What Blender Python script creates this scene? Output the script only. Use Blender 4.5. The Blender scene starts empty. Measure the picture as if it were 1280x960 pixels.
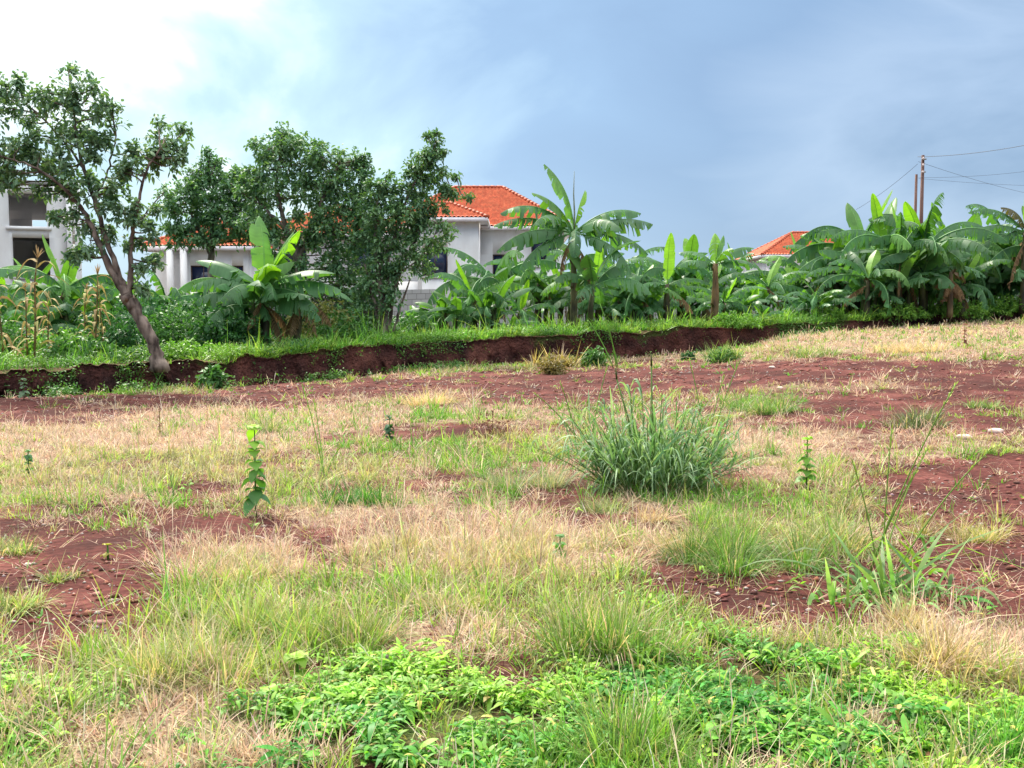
import bpy, math, random
import numpy as np
from mathutils import Vector, Euler
PI = math.pi
R = math.radians
random.seed(7)
RG = np.random.default_rng(11)
scene = bpy.context.scene
COL = scene.collection

# ------------------------------------------------------------------ camera
F = 1300.0; CAMZ = 1.6; PITCH = math.atan(95 / F)
cam_d = bpy.data.cameras.new('camera'); cam = bpy.data.objects.new('camera', cam_d); COL.objects.link(cam)
cam_d.sensor_width = 36; cam_d.lens = 36 * F / 1280; cam_d.clip_end = 3000; cam_d.clip_start = 0.05
cam.location = (0, 0, CAMZ); cam.rotation_euler = (PI / 2 - PITCH, 0, 0)
scene.camera = cam
SP, CP = math.sin(PITCH), math.cos(PITCH)

def project(X, Y, Z):
    dz = Z - CAMZ
    f = Y * CP - dz * SP
    v = Y * SP + dz * CP
    return 640 + F * X / f, 480 - F * v / f

def ray(px, py):
    a = (px - 640) / F; b = (480 - py) / F
    return np.array([a, CP + b * SP, -SP + b * CP])

def W(px, py, Y):
    """point seen at this pixel at the depth Y"""
    r = ray(px, py); k = Y / r[1]
    return np.array([r[0] * k, Y, CAMZ + r[2] * k])

# ------------------------------------------------------------------ noise
def _h(ix, iy, seed):
    n = (ix.astype(np.int64) * 374761393 + iy.astype(np.int64) * 668265263 + seed * 1442695041) & 0x7fffffff
    n = ((n ^ (n >> 13)) * 1274126177) & 0x7fffffff
    return ((n ^ (n >> 16)) & 0xffff) / 65535.0
def vnoise(x, y, seed=0):
    x = np.asarray(x, float); y = np.asarray(y, float)
    ix = np.floor(x); iy = np.floor(y); fx = x - ix; fy = y - iy
    fx = fx * fx * (3 - 2 * fx); fy = fy * fy * (3 - 2 * fy)
    ix = ix.astype(np.int64); iy = iy.astype(np.int64)
    a = _h(ix, iy, seed); b = _h(ix + 1, iy, seed); c = _h(ix, iy + 1, seed); d = _h(ix + 1, iy + 1, seed)
    return (a * (1 - fx) + b * fx) * (1 - fy) + (c * (1 - fx) + d * fx) * fy
def fbm(x, y, seed=0, o=4):
    s = 0; a = .5; t = 0
    for k in range(o):
        s = s + a * vnoise(x * 2 ** k, y * 2 ** k, seed + k * 17); t += a; a *= .5
    return s / t
def sstep(x):
    x = np.clip(x, 0, 1); return x * x * (3 - 2 * x)

# ------------------------------------------------------------------ terrain functions
BPX = [-900, -300, 0, 260, 400, 500, 600, 780, 900, 1000, 1280, 1700, 2400]
BY = [14, 18, 20, 22.5, 24.5, 27, 29, 32, 34, 36, 40, 44, 46]
BBOT = [500, 494, 492, 480, 473, 462, 455, 447, 438, 418, 400, 396, 396]
BTOP = [474, 468, 465, 453, 439, 432, 424, 414, 409, 404, 391, 389, 389]
ZB = [CAMZ - (b - 385) * y / F for b, y in zip(BBOT, BY)]
ZT = [CAMZ - (b - 385) * y / F for b, y in zip(BTOP, BY)]
def yb(px): return np.interp(px, BPX, BY)
def zbot(px): return np.interp(px, BPX, ZB)
def ztop(px): return np.interp(px, BPX, ZT)
def colpx(X, Y): return 640 + F * np.clip(X / np.maximum(Y, 1.0), -1.2, 1.4)
def field_z(X, Y):
    X = np.asarray(X, float); Y = np.asarray(Y, float)
    p = colpx(X, Y); Yb = yb(p)
    s = sstep((Y - 7) / (Yb - 7))
    z = zbot(p) * s
    z = z + 0.10 * (fbm(X * .45 + 31, Y * .45 + 9, 3) - .5) + 0.035 * (fbm(X * 3, Y * 3, 5, 3) - .5)
    z = z - 0.13 * np.exp(-np.abs(Yb - Y) / .6)
    return z
def upper_z(X, Y):
    X = np.asarray(X, float); Y = np.asarray(Y, float)
    p = colpx(X, Y)
    d = Y - yb(p)
    return ztop(p) + 0.14 * (fbm(X * .5, Y * .5, 8) - .5) * sstep(d / 1.5) 
def ground_at(px, py):
    r = ray(px, py); Ys = np.arange(2.0, 46, .02)
    k = Ys / r[1]; X = r[0] * k; Z = CAMZ + r[2] * k
    h = Z - field_z(X, Ys); i = np.argmax(h <= 0)
    return np.array([X[i], Ys[i], float(field_z(X[i], Ys[i]))])

# ------------------------------------------------------------------ mesh helpers
class Acc:
    def __init__(s): s.v = []; s.f = []; s.c = []; s.n = 0; s.m = []
    def add(s, V, Fq, C=None, mi=0):
        V = np.asarray(V, float).reshape(-1, 3); Fq = np.asarray(Fq, np.int64).reshape(-1, 4)
        s.v.append(V); s.f.append(Fq + s.n); s.n += len(V)
        if C is None: C = (1, 1, 1)
        C = np.asarray(C, float)
        if C.ndim == 1: C = np.tile(C, (len(V), 1))
        s.c.append(C); s.m.append(np.full(len(Fq), mi, np.int32))
    def build(s, name, mat, parent=None, smooth=True, loc=None):
        V = np.concatenate(s.v); Q = np.concatenate(s.f); C = np.concatenate(s.c); M = np.concatenate(s.m)
        return mesh_np(name, V, Q, C, mat, parent, smooth, loc, M)
def mesh_np(name, V, Q, C, mat, parent=None, smooth=True, loc=None, M=None):
    me = bpy.data.meshes.new(name)
    tri = Q[:, 3] == Q[:, 2]
    nq = len(Q); cnt = np.where(tri, 3, 4).astype(np.int32)
    keep = np.ones((nq, 4), bool); keep[:, 3] = ~tri
    flat = Q[keep].astype(np.int32)
    me.vertices.add(len(V)); me.vertices.foreach_set('co', V.astype(np.float32).ravel())
    me.loops.add(len(flat)); me.loops.foreach_set('vertex_index', flat)
    st = np.concatenate([[0], np.cumsum(cnt)[:-1]]).astype(np.int32)
    me.polygons.add(nq); me.polygons.foreach_set('loop_start', st); me.polygons.foreach_set('loop_total', cnt)
    me.update(calc_edges=True)
    if smooth: me.polygons.foreach_set('use_smooth', np.ones(nq, bool))
    mats = mat if isinstance(mat, (list, tuple)) else [mat]
    for m in mats: me.materials.append(m)
    if M is not None and len(mats) > 1: me.polygons.foreach_set('material_index', M)
    if C is not None:
        at = me.color_attributes.new('Col', 'FLOAT_COLOR', 'POINT')
        c4 = np.ones((len(V), 4), np.float32); c4[:, :3] = C
        at.data.foreach_set('color', c4.ravel())
    me.update()
    o = bpy.data.objects.new(name, me); COL.objects.link(o)
    if parent is not None: o.parent = parent
    if loc is not None: o.location = loc
    return o
def tag(o, label=None, cat=None, group=None, kind=None):
    if label: o['label'] = label
    if cat: o['category'] = cat
    if group: o['group'] = group
    if kind: o['kind'] = kind
    return o
def empty(name, loc, label=None, cat=None, group=None, rz=0):
    o = bpy.data.objects.new(name, None); COL.objects.link(o); o.location = loc; o.rotation_euler = (0, 0, rz)
    o.empty_display_size = .2
    return tag(o, label, cat, group)
def tube(acc, pts, rad, n=7, C=(1, 1, 1), cap=True, mi=0, seed=None):
    pts = np.asarray(pts, float); rad = np.broadcast_to(np.asarray(rad, float), (len(pts),))
    T = np.gradient(pts, axis=0); T /= np.linalg.norm(T, axis=1)[:, None] + 1e-9
    ref = np.array([0.0, 0, 1]) if abs(T[:, 2]).mean() < .8 else np.array([1.0, 0, 0])
    A = np.cross(T, ref); A /= np.linalg.norm(A, axis=1)[:, None] + 1e-9
    B = np.cross(T, A)
    a = np.arange(n) * 2 * PI / n
    rr = rad[:, None] * np.ones(n)
    if seed is not None:
        rr = rr * (1 + .22 * (vnoise(np.arange(len(pts))[:, None] * .7 + seed, a[None, :] * 1.3, seed) - .5) * 2)
    V = pts[:, None, :] + rr[:, :, None] * (A[:, None, :] * np.cos(a)[None, :, None] + B[:, None, :] * np.sin(a)[None, :, None])
    V = V.reshape(-1, 3); m = len(pts)
    i = np.arange(m - 1)[:, None] * n; j = np.arange(n)[None, :]; j2 = (j + 1) % n
    Q = np.stack([i + j, i + j2, i + n + j2, i + n + j], -1).reshape(-1, 4)
    if cap:
        V = np.vstack([V, pts[:1], pts[-1:]]); c0 = m * n; c1 = c0 + 1
        jj = np.arange(n); e = (m - 1) * n
        q0 = np.stack([jj * 0 + c0, (jj + 1) % n, jj, jj], -1); q1 = np.stack([jj * 0 + c1, e + jj, e + (jj + 1) % n, e + (jj + 1) % n], -1)
        Q = np.vstack([Q, q0, q1])
    acc.add(V, Q, C, mi)
def box(acc, x0, x1, y0, y1, z0, z1, C=(1, 1, 1), mi=0):
    V = [(x, y, z) for z in (z0, z1) for y in (y0, y1) for x in (x0, x1)]
    acc.add(V, [(0, 2, 3, 1), (4, 5, 7, 6), (0, 1, 5, 4), (2, 6, 7, 3), (0, 4, 6, 2), (1, 3, 7, 5)], C, mi)
def ribbon(acc, P, D, S, L, Wd, prof, droop, C, tipC=None, mi=0, rg=RG):
    """many tapered strips at once: base P, direction D, side S, length L, half width Wd, sag droop"""
    n = len(P); k = len(prof); t = np.linspace(0, 1, k)
    L = np.broadcast_to(L, n); Wd = np.broadcast_to(Wd, n); droop = np.broadcast_to(droop, n)
    c = P[:, None, :] + D[:, None, :] * (L[:, None] * t[None, :])[:, :, None]
    c[:, :, 2] -= (L * droop)[:, None] * t[None, :] ** 2
    w = (Wd[:, None] * np.asarray(prof)[None, :])[:, :, None] * S[:, None, :]
    V = np.stack([c - w, c + w], 2).reshape(-1, 3)
    b = (np.arange(n) * 2 * k)[:, None]; s = (np.arange(k - 1) * 2)[None, :]
    Q = np.stack([b + s, b + s + 1, b + s + 3, b + s + 2], -1).reshape(-1, 4)
    C = np.asarray(C, float)
    if C.ndim == 1: C = np.tile(C, (n, 1))
    if tipC is None: CC = np.repeat(C, 2 * k, 0)
    else:
        tt = (t ** 1.5)[None, :, None]
        CC = np.repeat((C[:, None, :] * (1 - tt) + np.asarray(tipC)[..., None, :] * tt).reshape(-1, 3), 2, 0)
    acc.add(V, Q, CC, mi)
def unit(v): return v / (np.linalg.norm(v, axis=-1, keepdims=True) + 1e-9)
def rdir(n, tilt_lo, tilt_hi, rg=RG, az=None):
    if az is None: az = rg.uniform(0, 2 * PI, n)
    ti = rg.uniform(tilt_lo, tilt_hi, n)
    D = np.stack([np.cos(az) * np.sin(ti), np.sin(az) * np.sin(ti), np.cos(ti)], -1)
    sa = az + PI / 2 + rg.normal(0, .5, n)
    S = np.stack([np.cos(sa), np.sin(sa), rg.normal(0, .2, n)], -1)
    return D, unit(S)

# ------------------------------------------------------------------ materials
def new_mat(name):
    m = bpy.data.materials.new(name); m.use_nodes = True; nt = m.node_tree
    for n in list(nt.nodes): nt.nodes.remove(n)
    return m, nt, nt.nodes, nt.links
def mat_leaf(name, rough=.45, trans=.35, spec=.5, tint=(1.25, 1.35, .55), noise=.25, scale=9):
    m, nt, N, L = new_mat(name)
    out = N.new('ShaderNodeOutputMaterial'); b = N.new('ShaderNodeBsdfPrincipled'); t = N.new('ShaderNodeBsdfTranslucent')
    mix = N.new('ShaderNodeMixShader'); at = N.new('ShaderNodeAttribute'); at.attribute_name = 'Col'
    tc = N.new('ShaderNodeTexCoord'); no = N.new('ShaderNodeTexNoise'); no.inputs['Scale'].default_value = scale
    L.new(tc.outputs['Object'], no.inputs['Vector'])
    mr = N.new('ShaderNodeMapRange'); mr.inputs['To Min'].default_value = 1 - noise; mr.inputs['To Max'].default_value = 1 + noise
    mr.inputs['From Min'].default_value = .3; mr.inputs['From Max'].default_value = .7
    L.new(no.outputs['Fac'], mr.inputs['Value'])
    vm = N.new('ShaderNodeVectorMath'); vm.operation = 'SCALE'; L.new(at.outputs['Color'], vm.inputs[0]); L.new(mr.outputs[0], vm.inputs['Scale'])
    L.new(vm.outputs[0], b.inputs['Base Color']); b.inputs['Roughness'].default_value = rough; b.inputs['Specular IOR Level'].default_value = spec
    v2 = N.new('ShaderNodeVectorMath'); v2.operation = 'MULTIPLY'; v2.inputs[1].default_value = tint; L.new(vm.outputs[0], v2.inputs[0])
    L.new(v2.outputs[0], t.inputs['Color']); mix.inputs[0].default_value = trans
    L.new(b.outputs[0], mix.inputs[1]); L.new(t.outputs[0], mix.inputs[2]); L.new(mix.outputs[0], out.inputs[0])
    return m
def mat_solid(name, c1, c2, rough=.8, scale=4, bump=.0, bscale=30, usecol=False, spec=.3, detail=6, bdist=.02, stretch=None):
    m, nt, N, L = new_mat(name)
    out = N.new('ShaderNodeOutputMaterial'); b = N.new('ShaderNodeBsdfPrincipled'); L.new(b.outputs[0], out.inputs[0])
    tc = N.new('ShaderNodeTexCoord'); no = N.new('ShaderNodeTexNoise'); no.inputs['Scale'].default_value = scale; no.inputs['Detail'].default_value = detail
    mp = N.new('ShaderNodeMapping'); L.new(tc.outputs['Object'], mp.inputs[0])
    if stretch: mp.inputs['Scale'].default_value = stretch
    L.new(mp.outputs[0], no.inputs['Vector'])
    cr = N.new('ShaderNodeValToRGB'); cr.color_ramp.elements[0].position = .35; cr.color_ramp.elements[1].position = .65
    cr.color_ramp.elements[0].color = (*c1, 1); cr.color_ramp.elements[1].color = (*c2, 1)
    L.new(no.outputs['Fac'], cr.inputs[0]); last = cr.outputs[0]
    if usecol:
        at = N.new('ShaderNodeAttribute'); at.attribute_name = 'Col'
        vm = N.new('ShaderNodeVectorMath'); vm.operation = 'MULTIPLY'; L.new(last, vm.inputs[0]); L.new(at.outputs['Color'], vm.inputs[1]); last = vm.outputs[0]
    L.new(last, b.inputs['Base Color']); b.inputs['Roughness'].default_value = rough; b.inputs['Specular IOR Level'].default_value = spec
    if bump:
        nb = N.new('ShaderNodeTexNoise'); nb.inputs['Scale'].default_value = bscale; nb.inputs['Detail'].default_value = 8
        L.new(mp.outputs[0], nb.inputs['Vector']); bp = N.new('ShaderNodeBump'); bp.inputs['Strength'].default_value = bump; bp.inputs['Distance'].default_value = bdist
        L.new(nb.outputs['Fac'], bp.inputs['Height']); L.new(bp.outputs[0], b.inputs['Normal'])
    return m
M_grass = mat_leaf('grass', .5, .4, .35, tint=(1.2, 1.3, .6))
M_dry = mat_leaf('straw', .7, .25, .15, tint=(1.1, 1.0, .9))
M_broad = mat_leaf('broad_leaf', .5, .3, .3, tint=(1.2, 1.5, .5))
M_tree = mat_leaf('tree_leaf', .55, .25, .3, tint=(1.3, 1.5, .4))
M_banana = mat_leaf('banana_leaf', .45, .35, .4, tint=(1.5, 1.6, .35), noise=.15, scale=3)
M_dead = mat_leaf('dead_leaf', .8, .2, .15, tint=(1.1, 1, .8))
M_bark = mat_solid('bark', (.05, .035, .03), (.30, .23, .19), .9, 7, 1.0, 18, spec=.2, stretch=(1, 1, .35))
M_twig = mat_solid('twig', (.08, .06, .05), (.2, .16, .13), .9, 20, .3)
M_stem = mat_solid('banana_stem', (.035, .03, .02), (.13, .12, .06), .6, 6, .4, 20, usecol=True, stretch=(1, 1, .3), spec=.3)
M_green_stem = mat_solid('green_stem', (.07, .16, .03), (.12, .22, .05), .6, 12, usecol=True)
M_wall = mat_solid('white_render', (.74, .71, .71), (.9, .89, .9), .85, 1.1, .25, 40, spec=.2, usecol=True, stretch=(1, 1, .35))
M_conc = mat_solid('bare_concrete', (.3, .29, .29), (.42, .40, .40), .9, 1.5, .4, 20)
M_dark = mat_solid('dark_interior', (.05, .045, .06), (.08, .07, .09), .9, 1)
M_pole = mat_solid('weathered_wood', (.10, .05, .04), (.2, .11, .09), .9, 8, .4, 30, stretch=(1, 1, .1))
M_metal = mat_solid('steel', (.25, .26, .28), (.35, .36, .38), .5, 5)
M_wire = mat_solid('wire', (.05, .05, .06), (.08, .08, .09), .6, 5)
M_stone = mat_solid('stone', (.32, .24, .21), (.55, .46, .42), .9, 10, .4, 40, usecol=True)
M_tile = mat_solid('clay_tile', (.60, .10, .04), (.78, .19, .08), .6, 5, .1, 60, spec=.35, usecol=True)
M_glass, _nt, _N, _L = new_mat('window_glass')
_o = _N.new('ShaderNodeOutputMaterial'); _b = _N.new('ShaderNodeBsdfPrincipled'); _L.new(_b.outputs[0], _o.inputs[0])
_b.inputs['Base Color'].default_value = (.02, .03, .07, 1); _b.inputs['Roughness'].default_value = .12; _b.inputs['Specular IOR Level'].default_value = .5
_tc = _N.new('ShaderNodeTexCoord'); _no = _N.new('ShaderNodeTexNoise'); _no.inputs['Scale'].default_value = .7
_bp = _N.new('ShaderNodeBump'); _bp.inputs['Strength'].default_value = .05; _L.new(_tc.outputs['Object'], _no.inputs['Vector']); _L.new(_no.outputs['Fac'], _bp.inputs['Height']); _L.new(_bp.outputs[0], _b.inputs['Normal'])
def mat_blocks():
    m, nt, N, L = new_mat('concrete_block')
    out = N.new('ShaderNodeOutputMaterial'); b = N.new('ShaderNodeBsdfPrincipled'); L.new(b.outputs[0], out.inputs[0])
    tc = N.new('ShaderNodeTexCoord'); mp = N.new('ShaderNodeMapping'); L.new(tc.outputs['UV'], mp.inputs[0])
    br = N.new('ShaderNodeTexBrick'); br.inputs['Scale'].default_value = 1; br.inputs['Brick Width'].default_value = .4; br.inputs['Row Height'].default_value = .2
    br.inputs['Mortar Size'].default_value = .012; br.inputs['Color1'].default_value = (.40, .38, .40, 1); br.inputs['Color2'].default_value = (.52, .50, .52, 1); br.inputs['Mortar'].default_value = (.25, .24, .24, 1)
    L.new(mp.outputs[0], br.inputs['Vector'])
    no = N.new('ShaderNodeTexNoise'); no.inputs['Scale'].default_value = .8; L.new(tc.outputs['Object'], no.inputs['Vector'])
    mr = N.new('ShaderNodeMapRange'); mr.inputs['To Min'].default_value = .7; mr.inputs['To Max'].default_value = 1.15; L.new(no.outputs['Fac'], mr.inputs[0])
    vm = N.new('ShaderNodeVectorMath'); vm.operation = 'SCALE'; L.new(br.outputs['Color'], vm.inputs[0]); L.new(mr.outputs[0], vm.inputs['Scale']); L.new(vm.outputs[0], b.inputs['Base Color'])
    b.inputs['Roughness'].default_value = .95
    bp = N.new('ShaderNodeBump'); bp.inputs['Strength'].default_value = .5; bp.inputs['Distance'].default_value = .01; bp.invert = True
    L.new(br.outputs['Fac'], bp.inputs['Height']); L.new(bp.outputs[0], b.inputs['Normal'])
    return m
M_block = mat_blocks()
def mat_ground(name, soil1, soil2, soil3, bump=.9, bd_=.05):
    """red earth; attribute Col.r = how much dead straw and leaf litter lies on it, Col.g = green moss/low sprouts"""
    m, nt, N, L = new_mat(name)
    out = N.new('ShaderNodeOutputMaterial'); b = N.new('ShaderNodeBsdfPrincipled'); L.new(b.outputs[0], out.inputs[0])
    tc = N.new('ShaderNodeTexCoord')
    def noise(s, d=6):
        n = N.new('ShaderNodeTexNoise'); n.inputs['Scale'].default_value = s; n.inputs['Detail'].default_value = d; L.new(tc.outputs['Object'], n.inputs['Vector']); return n
    def ramp(src, stops):
        c = N.new('ShaderNodeValToRGB'); e = c.color_ramp.elements
        e[0].position = stops[0][0]; e[0].color = (*stops[0][1], 1); e[1].position = stops[-1][0]; e[1].color = (*stops[-1][1], 1)
        for p, k in stops[1:-1]: q = e.new(p); q.color = (*k, 1)
        L.new(src, c.inputs[0]); return c
    n1 = noise(1.3, 9); n2 = noise(22, 8)
    c1 = ramp(n1.outputs['Fac'], [(.35, soil1), (.52, soil2), (.7, soil3)])
    c2 = ramp(n2.outputs['Fac'], [(.3, (.62, .62, .62)), (.7, (1.35, 1.3, 1.3))])
    mu = N.new('ShaderNodeMix'); mu.data_type = 'RGBA'; mu.blend_type = 'MULTIPLY'; mu.inputs[0].default_value = 1
    L.new(c1.outputs[0], mu.inputs[6]); L.new(c2.outputs[0], mu.inputs[7])
    at = N.new('ShaderNodeAttribute'); at.attribute_name = 'Col'; sp = N.new('ShaderNodeSeparateColor'); L.new(at.outputs['Color'], sp.inputs[0])
    n3 = noise(45, 6); lit = ramp(n3.outputs['Fac'], [(.35, (.10, .06, .04)), (.5, (.27, .18, .12)), (.68, (.5, .38, .27))])
    n4 = noise(9, 8)
    ad = N.new('ShaderNodeMath'); ad.operation = 'ADD'; L.new(sp.outputs[0], ad.inputs[0]); L.new(n4.outputs['Fac'], ad.inputs[1])
    mr = N.new('ShaderNodeMapRange'); mr.inputs['From Min'].default_value = .75; mr.inputs['From Max'].default_value = 1.2; L.new(ad.outputs[0], mr.inputs[0])
    mx = N.new('ShaderNodeMix'); mx.data_type = 'RGBA'; L.new(mr.outputs[0], mx.inputs[0]); L.new(mu.outputs[2], mx.inputs[6]); L.new(lit.outputs[0], mx.inputs[7])
    ad2 = N.new('ShaderNodeMath'); ad2.operation = 'ADD'; L.new(sp.outputs[1], ad2.inputs[0]); L.new(n4.outputs['Fac'], ad2.inputs[1])
    mr2 = N.new('ShaderNodeMapRange'); mr2.inputs['From Min'].default_value = .85; mr2.inputs['From Max'].default_value = 1.3; L.new(ad2.outputs[0], mr2.inputs[0])
    gr = ramp(n3.outputs['Fac'], [(.35, (.03, .05, .012)), (.65, (.09, .13, .03))])
    mx2 = N.new('ShaderNodeMix'); mx2.data_type = 'RGBA'; L.new(mr2.outputs[0], mx2.inputs[0]); L.new(mx.outputs[2], mx2.inputs[6]); L.new(gr.outputs[0], mx2.inputs[7])
    L.new(mx2.outputs[2], b.inputs['Base Color']); b.inputs['Roughness'].default_value = .95; b.inputs['Specular IOR Level'].default_value = .15
    nb = noise(14, 12); bp = N.new('ShaderNodeBump'); bp.inputs['Strength'].default_value = bump; bp.inputs['Distance'].default_value = .04
    bp.inputs['Distance'].default_value = bd_
    L.new(nb.outputs['Fac'], bp.inputs['Height']); L.new(bp.outputs[0], b.inputs['Normal'])
    return m
M_ground = mat_ground('red_earth', (.055, .017, .014), (.092, .027, .022), (.165, .058, .047))
M_bank = mat_ground('bank_earth', (.03, .014, .014), (.085, .033, .028), (.17, .066, .05), 1.0, .16)

# ------------------------------------------------------------------ what covers the field, patch by patch (cx, cy, rx, ry, weight)
SOIL = [(60, 690, 200, 34, 1), (70, 752, 120, 50, 1), (230, 672, 110, 18, .8), (20, 515, 150, 15, 1), (140, 502, 200, 9, .9), (350, 490, 90, 9, .9), (470, 487, 160, 11, 1),
        (640, 487, 170, 14, 1), (800, 475, 170, 16, .95), (1000, 466, 150, 15, 1), (1050, 512, 110, 14, .8), (1150, 525, 170, 17, .8), (1235, 487, 90, 20, .9), (1180, 470, 90, 10, .7),
        (1240, 612, 130, 34, 1), (965, 756, 150, 27, 1.1), (1240, 715, 105, 55, 1.1), (780, 647, 120, 15, .75), (720, 620, 60, 12, .6), (410, 672, 70, 12, .8), (250, 608, 50, 7, .8), (590, 542, 60, 9, .7),
        (420, 545, 50, 7, .5), (300, 655, 80, 9, .7), (820, 690, 50, 12, .5), (560, 785, 28, 12, .7), (400, 700, 40, 20, .6), (880, 745, 60, 20, .8), (1150, 590, 60, 14, .5), (90, 800, 60, 20, .6), (1100, 645, 40, 10, .6), (860, 668, 60, 12, .7), (1110, 560, 70, 14, .7), (1000, 530, 60, 10, .7), (180, 640, 60, 10, .6), (520, 660, 60, 12, .6), (690, 640, 50, 10, .7), (1180, 630, 60, 14, .8), (480, 545, 60, 7, .6), (150, 720, 60, 24, .8), (830, 720, 40, 14, .7)]
GREEN = [(130, 590, 150, 24, 1), (30, 633, 70, 18, 1), (240, 585, 80, 22, .8), (335, 530, 50, 12, .6), (555, 522, 60, 13, 1), (600, 565, 170, 20, 1), (430, 590, 90, 16, .6), (960, 503, 70, 14, .9), (1185, 567, 110, 8, 1),
         (350, 625, 90, 10, .8), (1240, 432, 60, 9, .7), (940, 440, 110, 10, .6), (470, 735, 200, 50, .9), (300, 790, 190, 45, .9), (250, 830, 160, 30, .8), (770, 770, 100, 55, .9), (600, 720, 130, 30, .6), (650, 600, 80, 20, .5),
         (930, 660, 120, 45, .9), (1070, 640, 80, 30, .6), (1200, 655, 70, 24, .6), (60, 730, 30, 14, .8), (20, 755, 60, 16, .9), (800, 940, 140, 60, .9), (1250, 900, 60, 50, 1), (980, 600, 80, 22, .5), (880, 800, 160, 16, .9),
         (100, 490, 200, 6, .9), (260, 478, 260, 5, .8), (620, 460, 200, 7, .7), (1260, 520, 50, 10, .6), (80, 880, 90, 40, .6)]
BROAD = [(690, 905, 290, 66, 1.2), (520, 890, 110, 30, .9), (960, 860, 230, 55, 1.1), (1050, 930, 260, 50, 1.1), (300, 920, 130, 30, .9), (60, 880, 90, 24, .7), (360, 945, 160, 30, 1), (0, 935, 60, 30, .7), (650, 950, 240, 30, 1.1), (20, 840, 40, 16, .5)]
DRY = [(250, 535, 280, 28, 1), (60, 560, 120, 20, .8), (540, 492, 60, 11, 1), (430, 510, 200, 12, .6), (300, 700, 130, 26, 1), (650, 690, 220, 40, 1), (480, 640, 130, 25, .7), (130, 905, 160, 40, 1.1), (230, 880, 160, 24, .9),
       (500, 800, 90, 20, .6), (330, 860, 160, 20, .8), (1180, 800, 110, 50, 1.1), (1100, 560, 130, 22, .9), (1150, 425, 220, 18, 1.1), (980, 555, 70, 40, .8), (850, 640, 80, 30, .8), (1160, 830, 100, 40, .9), (900, 450, 160, 7, .6), (640, 520, 150, 8, .6),
       (1050, 480, 160, 8, .6), (580, 780, 80, 25, .8), (80, 620, 100, 12, .5), (870, 700, 60, 30, .7), (1130, 910, 60, 24, .8), (150, 940, 160, 25, 1.1)]
def cover(px, py, X, Y, table):
    wx = (fbm(X * 1.4, Y * 1.1, 21) - .5); wy = (fbm(X * 1.4 + 50, Y * 1.1, 22) - .5)
    v = np.zeros_like(px)
    for cx, cy, rx, ry, w in table:
        q = np.sqrt(((px - cx) / rx + wx * 1.2) ** 2 + ((py - cy) / ry + wy * 1.6) ** 2)
        v = np.maximum(v, w * sstep((1.35 - q) / .7))
    return v
def covers(X, Y, Z):
    Yp = np.maximum(Y, 2.2); px, py = project(X, Yp, Z)
    s = cover(px, py, X, Y, [(a, b_, c * 1.12, d_ * 1.18, e) for a, b_, c, d_, e in SOIL]); g = cover(px, py, X, Y, GREEN); b = cover(px, py, X, Y, BROAD); d = cover(px, py, X, Y, DRY)
    far = (py > 985)
    b = np.where(far, np.maximum(b, .8 * (fbm(X, Y, 40) > .45)), b)
    return px, py, s, g, b, d

# ------------------------------------------------------------------ ground sheets
def build_ground():
    ny = 560; ys = np.concatenate([np.linspace(-30, 2, 40, endpoint=False), 2 + (np.linspace(0, 1, ny) ** 1.5) * 50])
    xs = np.sinh(np.linspace(-3.2, 3.2, 560)) / np.sinh(3.2) * 75
    X, Y = np.meshgrid(xs, ys); Z = field_z(X, Y)
    x = X.ravel(); y = Y.ravel(); z = Z.ravel()
    px, py, s, g, b, d = covers(x, y, z)
    lit = np.clip(.22 + .5 * d + .2 * g + .15 * (fbm(x, y, 12) - .5) - .45 * s, 0, 1)
    gr = np.clip(.1 + .35 * g + .45 * b - .5 * s, 0, 1)
    z = z + .03 * np.clip(1 - s, 0, 1) * (fbm(x * 5, y * 5, 77) - .3)
    n, m = X.shape
    i = (np.arange(n - 1)[:, None] * m + np.arange(m - 1)[None, :])
    Q = np.stack([i, i + 1, i + m + 1, i + m], -1).reshape(-1, 4)
    o = mesh_np('ground', np.stack([x, y, z], -1), Q, np.stack([lit, gr, s], -1), M_ground)
    tag(o, kind='structure')
build_ground()

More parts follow.
